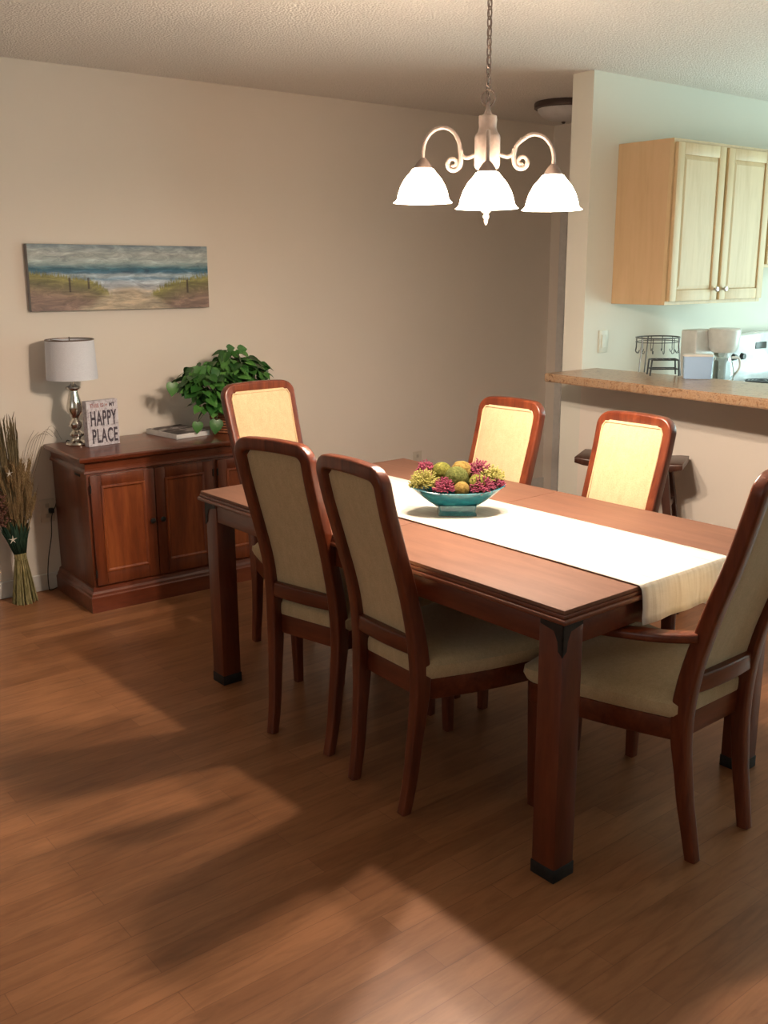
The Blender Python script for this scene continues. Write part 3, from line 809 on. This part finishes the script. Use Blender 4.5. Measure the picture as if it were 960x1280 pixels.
obj('picture', box(BM(), .001, .944, -.0335, -.0315, .001, .310), M['painting'], pt, False)

# ------------------------------------------------------------------ dried wheat bundle
wb = thing('dried_wheat_bundle', 'tall standing bundle of dried wheat and grasses tied with green, left of the sideboard', 'dried flowers', (1.500, 4.655, 0))
def streak(name, a, b, c_):
    t = NT(name); f = t.noise(t.coord(scale=(1, 1, .15)), 120, 3, .6); t.set(col=t.ramp(f, [(.3, a), (.5, b), (.7, c_)]), rough=.8, spec=.2); return t.m
M['straw'] = streak('straw', (.11, .10, .035), (.25, .22, .10), (.38, .33, .17))
M['grass_dry'] = streak('dry_grass', (.07, .055, .025), (.17, .13, .07), (.30, .24, .14))
M['wheat'] = streak('wheat_ear', (.14, .085, .04), (.28, .19, .09), (.42, .30, .16))
M['rust'] = streak('rust_bloom', (.07, .03, .022), (.12, .055, .04), (.18, .09, .065))
M['ribbon'] = streak('green_wrap', (.010, .024, .016), (.016, .040, .024), (.03, .06, .035))
M['starw'] = plain('star_white', (.62, .58, .50), .7)
rnd = random.Random(5)
ZT = .245   # tie height
bm = BM()
for i in range(95):
    a = rnd.random() * 2 * PI; k = math.sqrt(rnd.random())
    p0 = Vector((.062 * k * math.cos(a), .055 * k * math.sin(a), 0)); p1 = Vector((.024 * k * math.cos(a), .022 * k * math.sin(a), ZT))
    p2 = Vector((.05 * k * math.cos(a) - .015, .04 * k * math.sin(a), .42))
    tube(bm, [p0, p1, p2], [.0034, .0026, .002], 5)
obj('stalk_bundle', bm, M['straw'], wb)
bm = BM()
for i in range(130):
    a = rnd.random() * 2 * PI; k = math.sqrt(rnd.random())
    p1 = Vector((.03 * k * math.cos(a) - .005, .03 * k * math.sin(a), .4)); h = rnd.uniform(.72, .90)
    x_ = .075 * k * math.cos(a) - .035
    p3 = Vector((x_, min(.065 * k * math.sin(a), .095), h)); p2 = (p1 + p3) / 2 + Vector((0, 0, .02))
    tube(bm, [p1, p2, p3, p3 + Vector((rnd.uniform(-.01, .01), 0, .03))], [.0016, .0014, .0026, .0006], 4)
for i in range(7):  # fine arching wisps to the right
    pts = smooth_tab([(0, .03, .4), (.05 + .01 * i, .04, .60), (.09 + .02 * i, .05, .74 + .015 * i), (.14 + .022 * i, .06, .82 - .01 * i)], 5)
    tube(bm, pts, .0008, 4)
obj('tall_grass', bm, M['grass_dry'], wb)
bm = BM()
for i in range(105):
    a = rnd.random() * 2 * PI; k = math.sqrt(rnd.random())
    base = Vector((.072 * k * math.cos(a) + .004, min(.065 * k * math.sin(a), .09), rnd.uniform(.40, .62)))
    d = Vector((.25 * math.cos(a), .2 * math.sin(a), 1)).normalized()
    for j in range(11):
        q = base + d * j * .008
        for s_ in range(3):
            an = s_ * 2.1 + j * .9; w = Vector((math.cos(an), math.sin(an), 0)) * .005
            tube(bm, [q, q + w + d * .006, q + w * .9 + d * .013], [.0008, .0028, .0006], 4)
            if j % 2 == 0: tube(bm, [q + w + d * .01, q + w * 2.6 + d * .045], .0004, 3)
    tube(bm, [(base.x * .4, base.y * .4, .3), tuple(base)], .0013, 4)
obj('wheat_ears', bm, M['wheat'], wb)
bm = BM()
for i in range(90):
    a = rnd.uniform(PI * .55, PI * 1.6); q = Vector((-.055 + .03 * math.cos(a), .02 * math.sin(a) - .03, rnd.uniform(.40, .56)))
    r = rnd.uniform(.004, .008); bmesh.ops.create_icosphere(bm, subdivisions=1, radius=r, matrix=Matrix.Translation(q))
obj('rust_blooms', bm, M['rust'], wb)
# green wrap: flared leaves from the tie upward
bm = BM()
for i in range(34):
    a = 2 * PI * i / 34 + rnd.uniform(-.1, .1); c_, s_ = math.cos(a), math.sin(a)
    t0 = Vector((-s_, c_, 0)); h = rnd.uniform(.36, .43)
    P_ = [Vector((.026 * c_, .024 * s_, ZT - .005)), Vector((.045 * c_ - .008, .04 * s_, ZT + .07)), Vector((.066 * c_ - .012, .058 * s_, h))]
    W = [.006, .012, .003]
    L_ = [bm.verts.new(p - t0 * w) for p, w in zip(P_, W)]; R_ = [bm.verts.new(p + t0 * w) for p, w in zip(P_, W)]
    for j in range(2): bm.faces.new((L_[j], R_[j], R_[j + 1], L_[j + 1]))
gw = obj('green_wrap', bm, M['ribbon'], wb); sm = gw.modifiers.new('t', 'SOLIDIFY'); sm.thickness = .0015
bm = BM(); lathe(bm, [(.027, ZT - .03), (.030, ZT - .024), (.028, ZT - .012), (.030, ZT), (.027, ZT + .006)], 24); obj('tie_band', bm, M['straw'], wb)
def star(p, r):
    bm = BM(); n = 10; lo = []
    for th_, sc_ in ((-.002, .9), (.002, 1)):
        lo.append([(p[0] + (r if k % 2 == 0 else r * .22) * sc_ * math.cos(PI * k / 5 + .3), p[1] - th_ , p[2] + (r if k % 2 == 0 else r * .22) * sc_ * math.sin(PI * k / 5 + .3)) for k in range(n)])
    loft(bm, lo); obj('star_flower', bm, M['starw'], wb, False)
star((-.042, -.085, .655), .018); star((-.055, -.085, .340), .022); star((-.100, -.05, .655), .012)

# ------------------------------------------------------------------ chandelier
CH = Tp(.5, .785)
vx, vy = .6090, .7560  # not camera tied: heading of the light's front arm, pointing towards the living room
def vdir(deg):
    a = math.atan2(-.63, -.777) + R(deg); return Vector((math.cos(a), math.sin(a), 0))
ch = thing('chandelier', 'three-light pewter chandelier with lit white glass bell shades hanging over the table', 'chandelier', (CH.x, CH.y, 0))
bm = BM(); lathe(bm, [(.001, CEIL - .001), (.062, CEIL - .001), (.062, CEIL - .012), (.045, CEIL - .025), (.012, CEIL - .034), (.008, CEIL - .05), (.001, CEIL - .05)], 32); obj('ceiling_canopy', bm, M['pewter'], ch)
# chain
bm = BM(); zc = CEIL - .05; i = 0; bot = 2.045
nlk = int(round((zc - bot) / .026)); stp = (zc - bot) / nlk
for i in range(nlk):
    z = zc - (i + .5) * stp; pts = []
    for k in range(13):
        a = 2 * PI * k / 12; x = .0078 * math.cos(a); zz = .0180 * math.sin(a)
        pts.append((x, 0, z + zz) if i % 2 == 0 else (0, x, z + zz))
    tube(bm, pts, .0022, 6, False)
obj('chain', bm, M['pewter_dark'], ch)
bm = BM(); cpts = [(.003 * math.sin(i * .9), .003 * math.cos(i * .9), lerp(CEIL - .05, 2.03, i / 40)) for i in range(41)]; tube(bm, cpts, .0015, 5); obj('wire', bm, M['pewter_dark'], ch)
hubm = BM()
lathe(hubm, [(.001, 2.052), (.006, 2.05), (.007, 2.03), (.010, 2.022), (.014, 2.015), (.027, 2.011), (.028, 2.0), (.026, 1.978), (.030, 1.965), (.037, 1.957), (.039, 1.95), (.039, 1.87), (.036, 1.862), (.022, 1.85), (.014, 1.83), (.012, 1.78), (.016, 1.752), (.020, 1.742), (.014, 1.732), (.006, 1.727)], 32)
hub = obj('hub', hubm, M['pewter'], ch)
bm = BM(); tube(bm, [(.016 * math.cos(2 * PI * k / 16), -.016 * math.cos(2 * PI * k / 16) * .8, 2.062 + .024 * math.sin(2 * PI * k / 16)) for k in range(17)], .0025, 6, False); obj('loop', bm, M['pewter_dark'], ch)
bm = BM(); lathe(bm, [(.006, 1.728), (.009, 1.722), (.009, 1.716), (.005, 1.710), (.006, 1.704), (.004, 1.698), (.001, 1.694)], 20); obj('finial', bm, M['pewter'], ch)
shade_pos = []
for deg, rad, dz in ((7, .16, -.024), (93, .200, -.022), (-93, .200, .006)):
    d = vdir(deg)
    def W(r, z): return (d.x * r, d.y * r, z)
    zn = 1.862 + dz
    # gooseneck: starts low near the hub with a scroll, rises, loops over and comes down to the socket
    q = rad / .192
    pts = smooth_tab([W(.038, 1.900), W(.06 * q, 1.893), W(.078 * q, 1.905), W(.084 * q, 1.935 + dz * .5), W(.100 * q, 1.962 + dz), W(.128 * q, 1.977 + dz), W(.160 * q, 1.970 + dz), W(.183 * q, 1.945 + dz), W(.192 * q, 1.915 + dz), W(.192 * q, 1.885 + dz)], 6)
    arm = obj('arm', tube(BM(), pts, .0062, 10), M['pewter'], ch)
    sc_ = []
    for k in range(26):
        a = -k / 25 * PI * 2.9 + R(20); r = .023 * (1 - k / 25 * .78)
        sc_.append(W((.098) * q + -.0 + r * math.cos(a) - .012 + .012 * (k / 25), 1.872 + r * math.sin(a)))
    sc_ = [W(.079 * q, 1.915), W(.077 * q, 1.895)] + [W(.101 * q + (.023 * (1 - k / 25 * .72)) * math.cos(PI + k / 25 * PI * 2.7), 1.878 + (.023 * (1 - k / 25 * .72)) * math.sin(PI + k / 25 * PI * 2.7)) for k in range(26)]
    obj('scroll', tube(BM(), sc_, [lerp(.0075, .005, i / len(sc_)) for i in range(len(sc_))], 8), M['pewter'], arm)
    c = (d.x * rad, d.y * rad, 0)
    bm = BM(); lathe(bm, [(.004, zn + .030), (.008, zn + .028), (.016, zn + .020), (.026, zn + .006), (.028, zn - .004), (.024, zn - .008)], 24, c); obj('socket', bm, M['pewter_dark'], arm)
    bm = BM(); pr = [(.024, 0), (.033, -.004), (.040, -.014), (.056, -.032), (.069, -.055), (.077, -.078), (.080, -.093), (.086, -.100), (.092, -.104)]
    pr2 = pr + [(r - .003, z + .001) for r, z in pr[::-1]]
    lathe(bm, [(r, zn + z) for r, z in pr2], 72, c, 24, .012); obj('lamp_shade', bm, M['shade_glass'], arm)
    bm = BM(); bmesh.ops.create_icosphere(bm, subdivisions=2, radius=.026, matrix=Matrix.Translation((c[0], c[1], zn - .050))); lathe(bm, [(.012, zn - .03), (.012, zn - .006)], 12, c)
    obj('bulb', bm, M['bulb'], arm)
    shade_pos.append(Vector((CH.x + c[0], CH.y + c[1], zn - .05)))

# ------------------------------------------------------------------ hallway ceiling light
M['bronze'] = plain('dark_bronze', (.10, .07, .06), .45, .5)
M['unlit_glass'] = plain('unlit_frosted_glass', (.55, .53, .52), .35)
hl = thing('ceiling_light', 'unlit flush ceiling light with dark bronze rim in the hallway beyond the kitchen wall', 'ceiling light', (4.63, 4.08, CEIL))
bm = BM(); lathe(bm, [(.001, -.001), (.165, -.001), (.170, -.008), (.170, -.034), (.160, -.040), (.150, -.038), (.001, -.037)], 48); obj('rim', bm, M['bronze'], hl)
bm = BM(); lathe(bm, [(.152, -.036), (.148, -.052), (.125, -.078), (.08, -.098), (.03, -.106), (.001, -.107)], 48); obj('glass_bowl', bm, M['unlit_glass'], hl)
bm = BM(); lathe(bm, [(.010, -.106), (.012, -.110), (.006, -.118), (.001, -.119)], 16); obj('finial', bm, M['bronze'], hl)

# ------------------------------------------------------------------ bar counter
t = NT('granite_laminate'); v = t.coord(); n1 = t.noise(v, 26, 5, .7, 1.0); n2 = t.noise(v, 110, 3)
c = t.ramp(t.math('ADD', t.math('MULTIPLY', n1, .7), t.math('MULTIPLY', n2, .3)), [(.36, (.10, .055, .03)), (.45, (.30, .17, .09)), (.54, (.40, .27, .17)), (.62, (.18, .10, .06)), (.7, (.44, .33, .24))])
t.set(col=c, rough=.3, coat=.2); M['granite'] = t.m
bc = thing('bar_counter', 'long speckled brown bar countertop on the half wall to the kitchen', 'countertop', (XP, YK, 0))
bm = BM(); ol = [(3.730 - XP, -.001), (4.135 - XP, -.001), (4.135 - XP, 1.22 - YK), (3.578 - XP, 1.22 - YK)]
loft(bm, [[(x, y, z) for x, y in ol] for z in (1.013, 1.055)]); bmesh.ops.bevel(bm, geom=list(bm.edges), offset=.005, segments=2, affect='EDGES')
obj('worktop', bm, M['granite'], bc)

# ------------------------------------------------------------------ bar stool
M['stool'] = wood('stool_wood', (.035, .012, .008), (.055, .02, .012), (.085, .032, .018), .35)
st = thing('bar_stool', 'dark wooden backless bar stool under the bar counter', 'stool', (3.770, 2.825, 0), R(27.5))
SHh = .692
bm = BM()
lo = []
for i in range(13):
    y = -.245 + .49 * i / 12; sag = .016 * (2 * i / 12 - 1) ** 2
    lo.append([(x, y, SHh - .018 + sag + z) for x, z in rrect(.125 if 0 < i < 12 else .118, .018 if 0 < i < 12 else .014, .5)])
loft(bm, lo); obj('seat', bm, M['stool'], st)
def sl(sx, sy, z): k = (SHh - z) / SHh; return (sx * (.07 + .05 * k), sy * (.155 + .10 * k), z)
for sx in (-1, 1):
    for sy in (-1, 1): obj('leg', sweep(BM(), [sl(sx, sy, 0), sl(sx, sy, .3), sl(sx, sy, SHh - .02)], .019, .019, (1, 0, 0), .25), M['stool'], st)
for sy in (-1, 1): obj('stretcher', sweep(BM(), [sl(-1, sy, .50), sl(1, sy, .50)], .011, .016, (0, 0, 1), .3), M['stool'], st)
for sx in (-1, 1): obj('stretcher', sweep(BM(), [sl(sx, -1, .30), sl(sx, 1, .30)], .011, .016, (0, 0, 1), .3), M['stool'], st)
for sx in (-1, 1): obj('stretcher', sweep(BM(), [sl(sx, -1, .58), sl(sx, 1, .58)], .011, .016, (0, 0, 1), .3), M['stool'], st)

# ------------------------------------------------------------------ kitchen cabinets
M['maple'] = wood('maple', (.52, .36, .19), (.60, .44, .25), (.64, .48, .27), .5, 'z', 3, .0)
M['maple_side'] = wood('maple_side', (.52, .34, .19), (.58, .40, .225), (.62, .43, .25), .45, 'z', 3, .1)
M['steel'] = plain('brushed_steel', (.6, .6, .6), .25, 1)
KZ0, KZ1, KD = 1.381, 2.167, .328
def upper_cab(x0, x1, doors, label, z0=KZ0, edge=True):
    k = thing('kitchen_cabinet', label, 'cabinet', (x0, YK - .001, z0), 0, 'upper kitchen cabinets')
    w = x1 - x0; H = KZ1 - z0
    obj('body', box(BM(), 0, w, -KD + .02, 0, 0, H, .001), M['maple_side'], k, False)
    bm = BM(); f = .035
    for q in ((0, f, 0, H), (w - f, w, 0, H)): box(bm, q[0], q[1], -KD, -KD + .02, q[2], q[3], .001)
    for q in ((f, w - f, 0, f), (f, w - f, H - f, H)): box(bm, q[0], q[1], -KD + .0005, -KD + .02, q[2], q[3], .001)
    if len(doors) > 1: box(bm, doors[0][1] - .01, doors[1][0] + .01, -KD + .0005, -KD + .02, f, H - f)
    obj('face_frame', bm, M['maple'], k, False)
    for i, (d0, d1) in enumerate(doors):
        y = -KD - .001; s = .055; zb, zt = .018, H - .018
        bm = BM()
        for q in ((d0, d0 + s, zb, zt), (d1 - s, d1, zb, zt)): box(bm, q[0], q[1], y - .019, y, q[2], q[3], .003)
        for q in ((d0 + s, d1 - s, zb, zb + s), (d0 + s, d1 - s, zt - s, zt)): box(bm, q[0], q[1], y - .0185, y, q[2], q[3], .003)
        dd = obj('door', bm, M['maple'], k)
        bm = BM()
        def lp(i_, yy): return [(d0 + s + i_, yy, zb + s + i_), (d1 - s - i_, yy, zb + s + i_), (d1 - s - i_, yy, zt - s - i_), (d0 + s + i_, yy, zt - s - i_)]
        loft(bm, [lp(-.002, y - .004), lp(-.002, y - .009), lp(.022, y - .016), lp(.024, y - .016)])
        obj('door_panel', bm, M['maple'], dd, angle=15)
        bm = BM(); lathe(bm, [(.001, .026), (.010, .025), (.014, .019), (.012, .013), (.006, .009), (.007, 0)], 18)
        kx = d1 - .028 if i == 0 else d0 + .028
        bmesh.ops.transform(bm, matrix=Matrix.Translation((kx, y - .018, zb + .055)) @ Matrix.Rotation(R(90), 4, 'X'), verts=bm.verts)
        obj('knob', bm, M['steel'], dd)
    return k
upper_cab(4.23, 5.09, ((.012, .418), (.442, .848)), 'two-door maple wall cabinet above the bar counter, nearest the dining room')
upper_cab(5.092, 5.85, ((.012, .367), (.391, .746)), 'maple wall cabinet over the range, cut off by the right edge of the photo', 1.56)
# lower run (mostly hidden behind the bar)
lc = thing('base_cabinet', 'maple base cabinet below the kitchen worktop behind the half wall', 'cabinet', (XP + .125, YK - .001, 0))
obj('body', box(BM(), 0, 1.05, -.58, 0, .1, .868, .001), M['maple'], lc, False)
obj('toe_kick', box(BM(), 0, 1.05, -.52, 0, 0, .1), M['slot'], lc, False)
for i in range(2):
    d = obj('door', box(BM(), .02 + i * .51, .51 + i * .51, -.60, -.581, .13, .84, .003), M['maple'], lc)
wk = obj('kitchen_worktop', box(BM(), XP + .122, XP + 1.178, YK - .63, YK - .001, .87, .91, .004), M['granite'])
tag(wk, 'speckled worktop along the kitchen wall behind the bar counter', 'countertop')

# range
M['enamel'] = plain('white_enamel', (.72, .74, .76), .18, coat=.4)
M['dark'] = plain('dark_plastic', (.03, .035, .04), .3)
RX0 = 5.20
rg = thing('kitchen_range', 'white kitchen range with rounded control panel against the kitchen wall', 'stove', (RX0, YK - .002, 0))
obj('body', box(BM(), 0, .76, -.64, -.005, .02, .905, .006), M['enamel'], rg)
obj('oven_door', box(BM(), .02, .74, -.665, -.642, .22, .80, .006), M['enamel'], rg)
obj('oven_window', box(BM(), .16, .60, -.668, -.664, .36, .66, .002), M['dark'], rg)
obj('oven_handle', tube(BM(), [(.08, -.70, .77), (.68, -.70, .77)], .011, 10), M['enamel'], rg)
# backguard: rounded top outline
bm = BM(); ol = [(0, .905), (0, 1.10)]
for k in range(9): a = PI - k / 8 * PI / 2; ol.append((.14 + .14 * math.cos(a), 1.10 + .075 * math.sin(a)))
ol += [(.38, 1.185)] + [(.76 - x, z) for x, z in ol[::-1]]
loft(bm, [[(x, -.03, z) for x, z in ol], [(x, -.075, z) for x, z in ol], [(lerp(.38, x, .97), -.085, z - .006 if z > 1 else z) for x, z in ol]])
bg = obj('control_panel', bm, M['enamel'], rg)
obj('clock', box(BM(), .30, .42, -.089, -.084, 1.085, 1.125, .003), M['dark'], bg)
for x in (.07, .16, .58, .67):
    bm = BM(); lathe(bm, [(.001, .022), (.017, .021), (.019, .004), (.022, 0)], 20); bmesh.ops.transform(bm, matrix=Matrix.Translation((x, -.084, 1.05)) @ Matrix.Rotation(R(90), 4, 'X'), verts=bm.verts); obj('knob', bm, M['dark'] if x < .2 else M['enamel'], bg)
for x, y in ((.2, -.2), (.56, -.2), (.2, -.48), (.56, -.48)):
    bm = BM()
    for r in (.03, .05, .07, .09): tube(bm, [(x + r * math.cos(2 * PI * k / 24), y + r * math.sin(2 * PI * k / 24), .912) for k in range(25)], .005, 6, False)
    obj('burner', bm, M['dark'], rg)

# coffee maker
WZ = .9105
M['white_plastic'] = plain('white_plastic', (.66, .65, .62), .3)
cm = thing('coffee_maker', 'white drip coffee maker on the kitchen worktop beside the range', 'coffee maker', (4.80, 3.13, WZ))
obj('base', box(BM(), -.12, .12, -.15, .10, 0, .035, .01, 3), M['white_plastic'], cm)
obj('tank', box(BM(), -.12, .06, .0, .10, .035, .325, .01, 3), M['white_plastic'], cm)
bm = BM(); lathe(bm, [(.001, .205), (.060, .205), (.078, .23), (.086, .315), (.086, .325), (.08, .332), (.001, .335)], 32, (.04, -.065, 0)); obj('brew_head', bm, M['white_plastic'], cm)
t = NT('clear_glass'); t.set(col=(.93, .97, .98), rough=.03, trans=1.0, ior=1.3); M['cglass'] = t.m
bm = BM(); lathe(bm, [(.001, .038), (.056, .038), (.066, .06), (.068, .10), (.056, .15), (.045, .17), (.047, .185), (.044, .185), (.053, .15), (.064, .10), (.062, .062), (.053, .042), (.001, .042)], 32, (.02, -.075, 0)); obj('carafe', bm, M['cglass'], cm)
bm = BM(); tube(bm, smooth_tab([(.065, -.10, .175), (.11, -.12, .17), (.115, -.125, .12), (.085, -.11, .075)], 5), .007, 8); obj('carafe_handle', bm, M['white_plastic'], cm)

# dish boxed toaster: clear/blue container
t = NT('blue_plastic'); t.set(col=(.42, .62, .88), rough=.15, trans=.1, ior=1.3); M['blue'] = t.m
tn = thing('napkin_box', 'small clear bluish box with pale rim on the bar counter beside the black wire stand', 'container', (4.068, 2.705, 1.056), R(-48))
bm = BM(); loft(bm, [[(x, y, z) for x, y in rrect(w, .030 + (w - .066), .25)] for w, z in ((.060, 0), (.062, .004), (.066, .105), (.063, .105), (.058, .006))]); obj('box', bm, M['blue'], tn)
bm = BM(); loft(bm, [[(x, y, z) for x, y in rrect(w, w - .034, .25)] for w, z in ((.064, .104), (.068, .105), (.068, .112), (.064, .114))]); obj('rim', bm, M['white_plastic'], tn)

# wire racks
M['wire'] = plain('grey_wire', (.10, .10, .10), .4, .6)
wr = thing('wire_rack', 'tall wire rack with hanging hooks on the worktop below the wall cabinet', 'rack', (4.325, 3.12, WZ))
rr = .125; zr = .305
bm = BM(); ring = [(rr * math.cos(2 * PI * k / 32), rr * .8 * math.sin(2 * PI * k / 32)) for k in range(33)]
tube(bm, [(x, y, zr) for x, y in ring], .0035, 6, False); tube(bm, [(x, y, zr - .022) for x, y in ring], .0022, 6, False)
obj('top_ring', bm, M['wire'], wr)
for k in range(12):
    a = 2 * PI * k / 12; x, y = rr * math.cos(a), rr * .8 * math.sin(a)
    pts = [(x, y, zr), (x, y, zr - .05), (x * 1.02, y * 1.02, zr - .07), (x * .90, y * .9, zr - .078), (x * .84, y * .84, zr - .064)]
    obj('hook', tube(BM(), smooth_tab(pts, 3), .002, 5), M['wire'], wr)
for a in (PI, -PI / 2.6, PI / 2.6):
    x, y = math.cos(a), math.sin(a)
    obj('leg', tube(BM(), smooth_tab([(x * rr, y * rr * .8, zr), (x * rr * 1.12, y * rr * .9, zr * .6), (x * rr * 1.22, y * rr, .2 * zr), (x * rr * 1.25, y * rr, .003)], 5), .003, 6), M['wire'], wr)
ws = thing('wire_stand', 'low black wire stand on the bar counter left of the bluish box', 'rack', (4.055, 2.885, 1.056), R(-42))
zz = .078; hx, hy = .062, .035
for a, b in ((-1, -1), (-1, 1), (1, 1), (1, -1)): obj('leg', tube(BM(), [(a * hx * 1.1, b * hy, .003), (a * hx, b * hy, zz)], .004, 6), M['dark'], ws)
bm = BM()
for z in (zz, .035): tube(bm, [(-hx, -hy, z), (hx, -hy, z), (hx, hy, z), (-hx, hy, z), (-hx, -hy, z)], .0035, 6)
for i in range(5): tube(bm, [(lerp(-hx, hx, i / 4), -hy, zz), (lerp(-hx, hx, i / 4), hy, zz)], .002, 5)
obj('shelf_grid', bm, M['dark'], ws)

# ------------------------------------------------------------------ lights
def area(name, loc, rot, sx, sy, power, col):
    l = bpy.data.lights.new(name, 'AREA'); l.shape = 'RECTANGLE'; l.size = sx; l.size_y = sy; l.energy = power; l.color = col
    o = bpy.data.objects.new(name, l); o.location = loc; o.rotation_euler = rot; link(o); return o
LB = 47.0
for i, p in enumerate(shade_pos):
    l = bpy.data.lights.new('bulb_light', 'POINT'); l.energy = LB; l.color = (1, .80, .63); l.shadow_soft_size = .03
    o = bpy.data.objects.new('bulb_light', l); link(o); o.location = p + Vector((0, 0, -.036))
area('daylight_living_window', (XL - .02, 1.4, 1.5), (0, R(-90), 0), 1.3, 2.4, 12, (1, .97, .93))
area('daylight_kitchen_door', (XR + .02, 1.35, 1.08), (0, R(90), 0), 2.1, 2.2, 118, (.70, 1, .97))
area('daylight_patio_door', (2.7, YF + .0 - .02, 1.05), (R(90), 0, 0), 2.4, 2.1, 5, (.75, .92, 1))
w = bpy.data.worlds.new('sky'); S.world = w; w.use_nodes = True
bgn = w.node_tree.nodes['Background']; sk = w.node_tree.nodes.new('ShaderNodeTexSky'); sk.sky_type = 'HOSEK_WILKIE'; sk.sun_direction = (0.2, .5, .8)
w.node_tree.links.new(sk.outputs[0], bgn.inputs[0]); bgn.inputs[1].default_value = .6

# ------------------------------------------------------------------ camera
cd = bpy.data.cameras.new('camera'); co = bpy.data.objects.new('camera', cd); link(co)
yaw, pitch, roll, f = .6777, .2414, -.0052, 1234.88
fw = Vector((math.sin(yaw) * math.cos(pitch), math.cos(yaw) * math.cos(pitch), -math.sin(pitch)))
r = Vector((math.cos(yaw), -math.sin(yaw), 0)); u = r.cross(fw)
r2 = r * math.cos(roll) + u * math.sin(roll); u2 = -r * math.sin(roll) + u * math.cos(roll)
mt = Matrix((r2, u2, -fw)).transposed().to_4x4(); mt.translation = Vector((0, 0, CAMH)); co.matrix_world = mt
cd.sensor_fit = 'VERTICAL'; cd.sensor_height = 24; cd.lens = f / 1280 * 24; cd.clip_start = .05
S.camera = co
vs = S.view_settings; vs.view_transform = 'Standard'; vs.look = 'None'; vs.gamma = 1; vs.exposure = .14; vs.use_curve_mapping = False
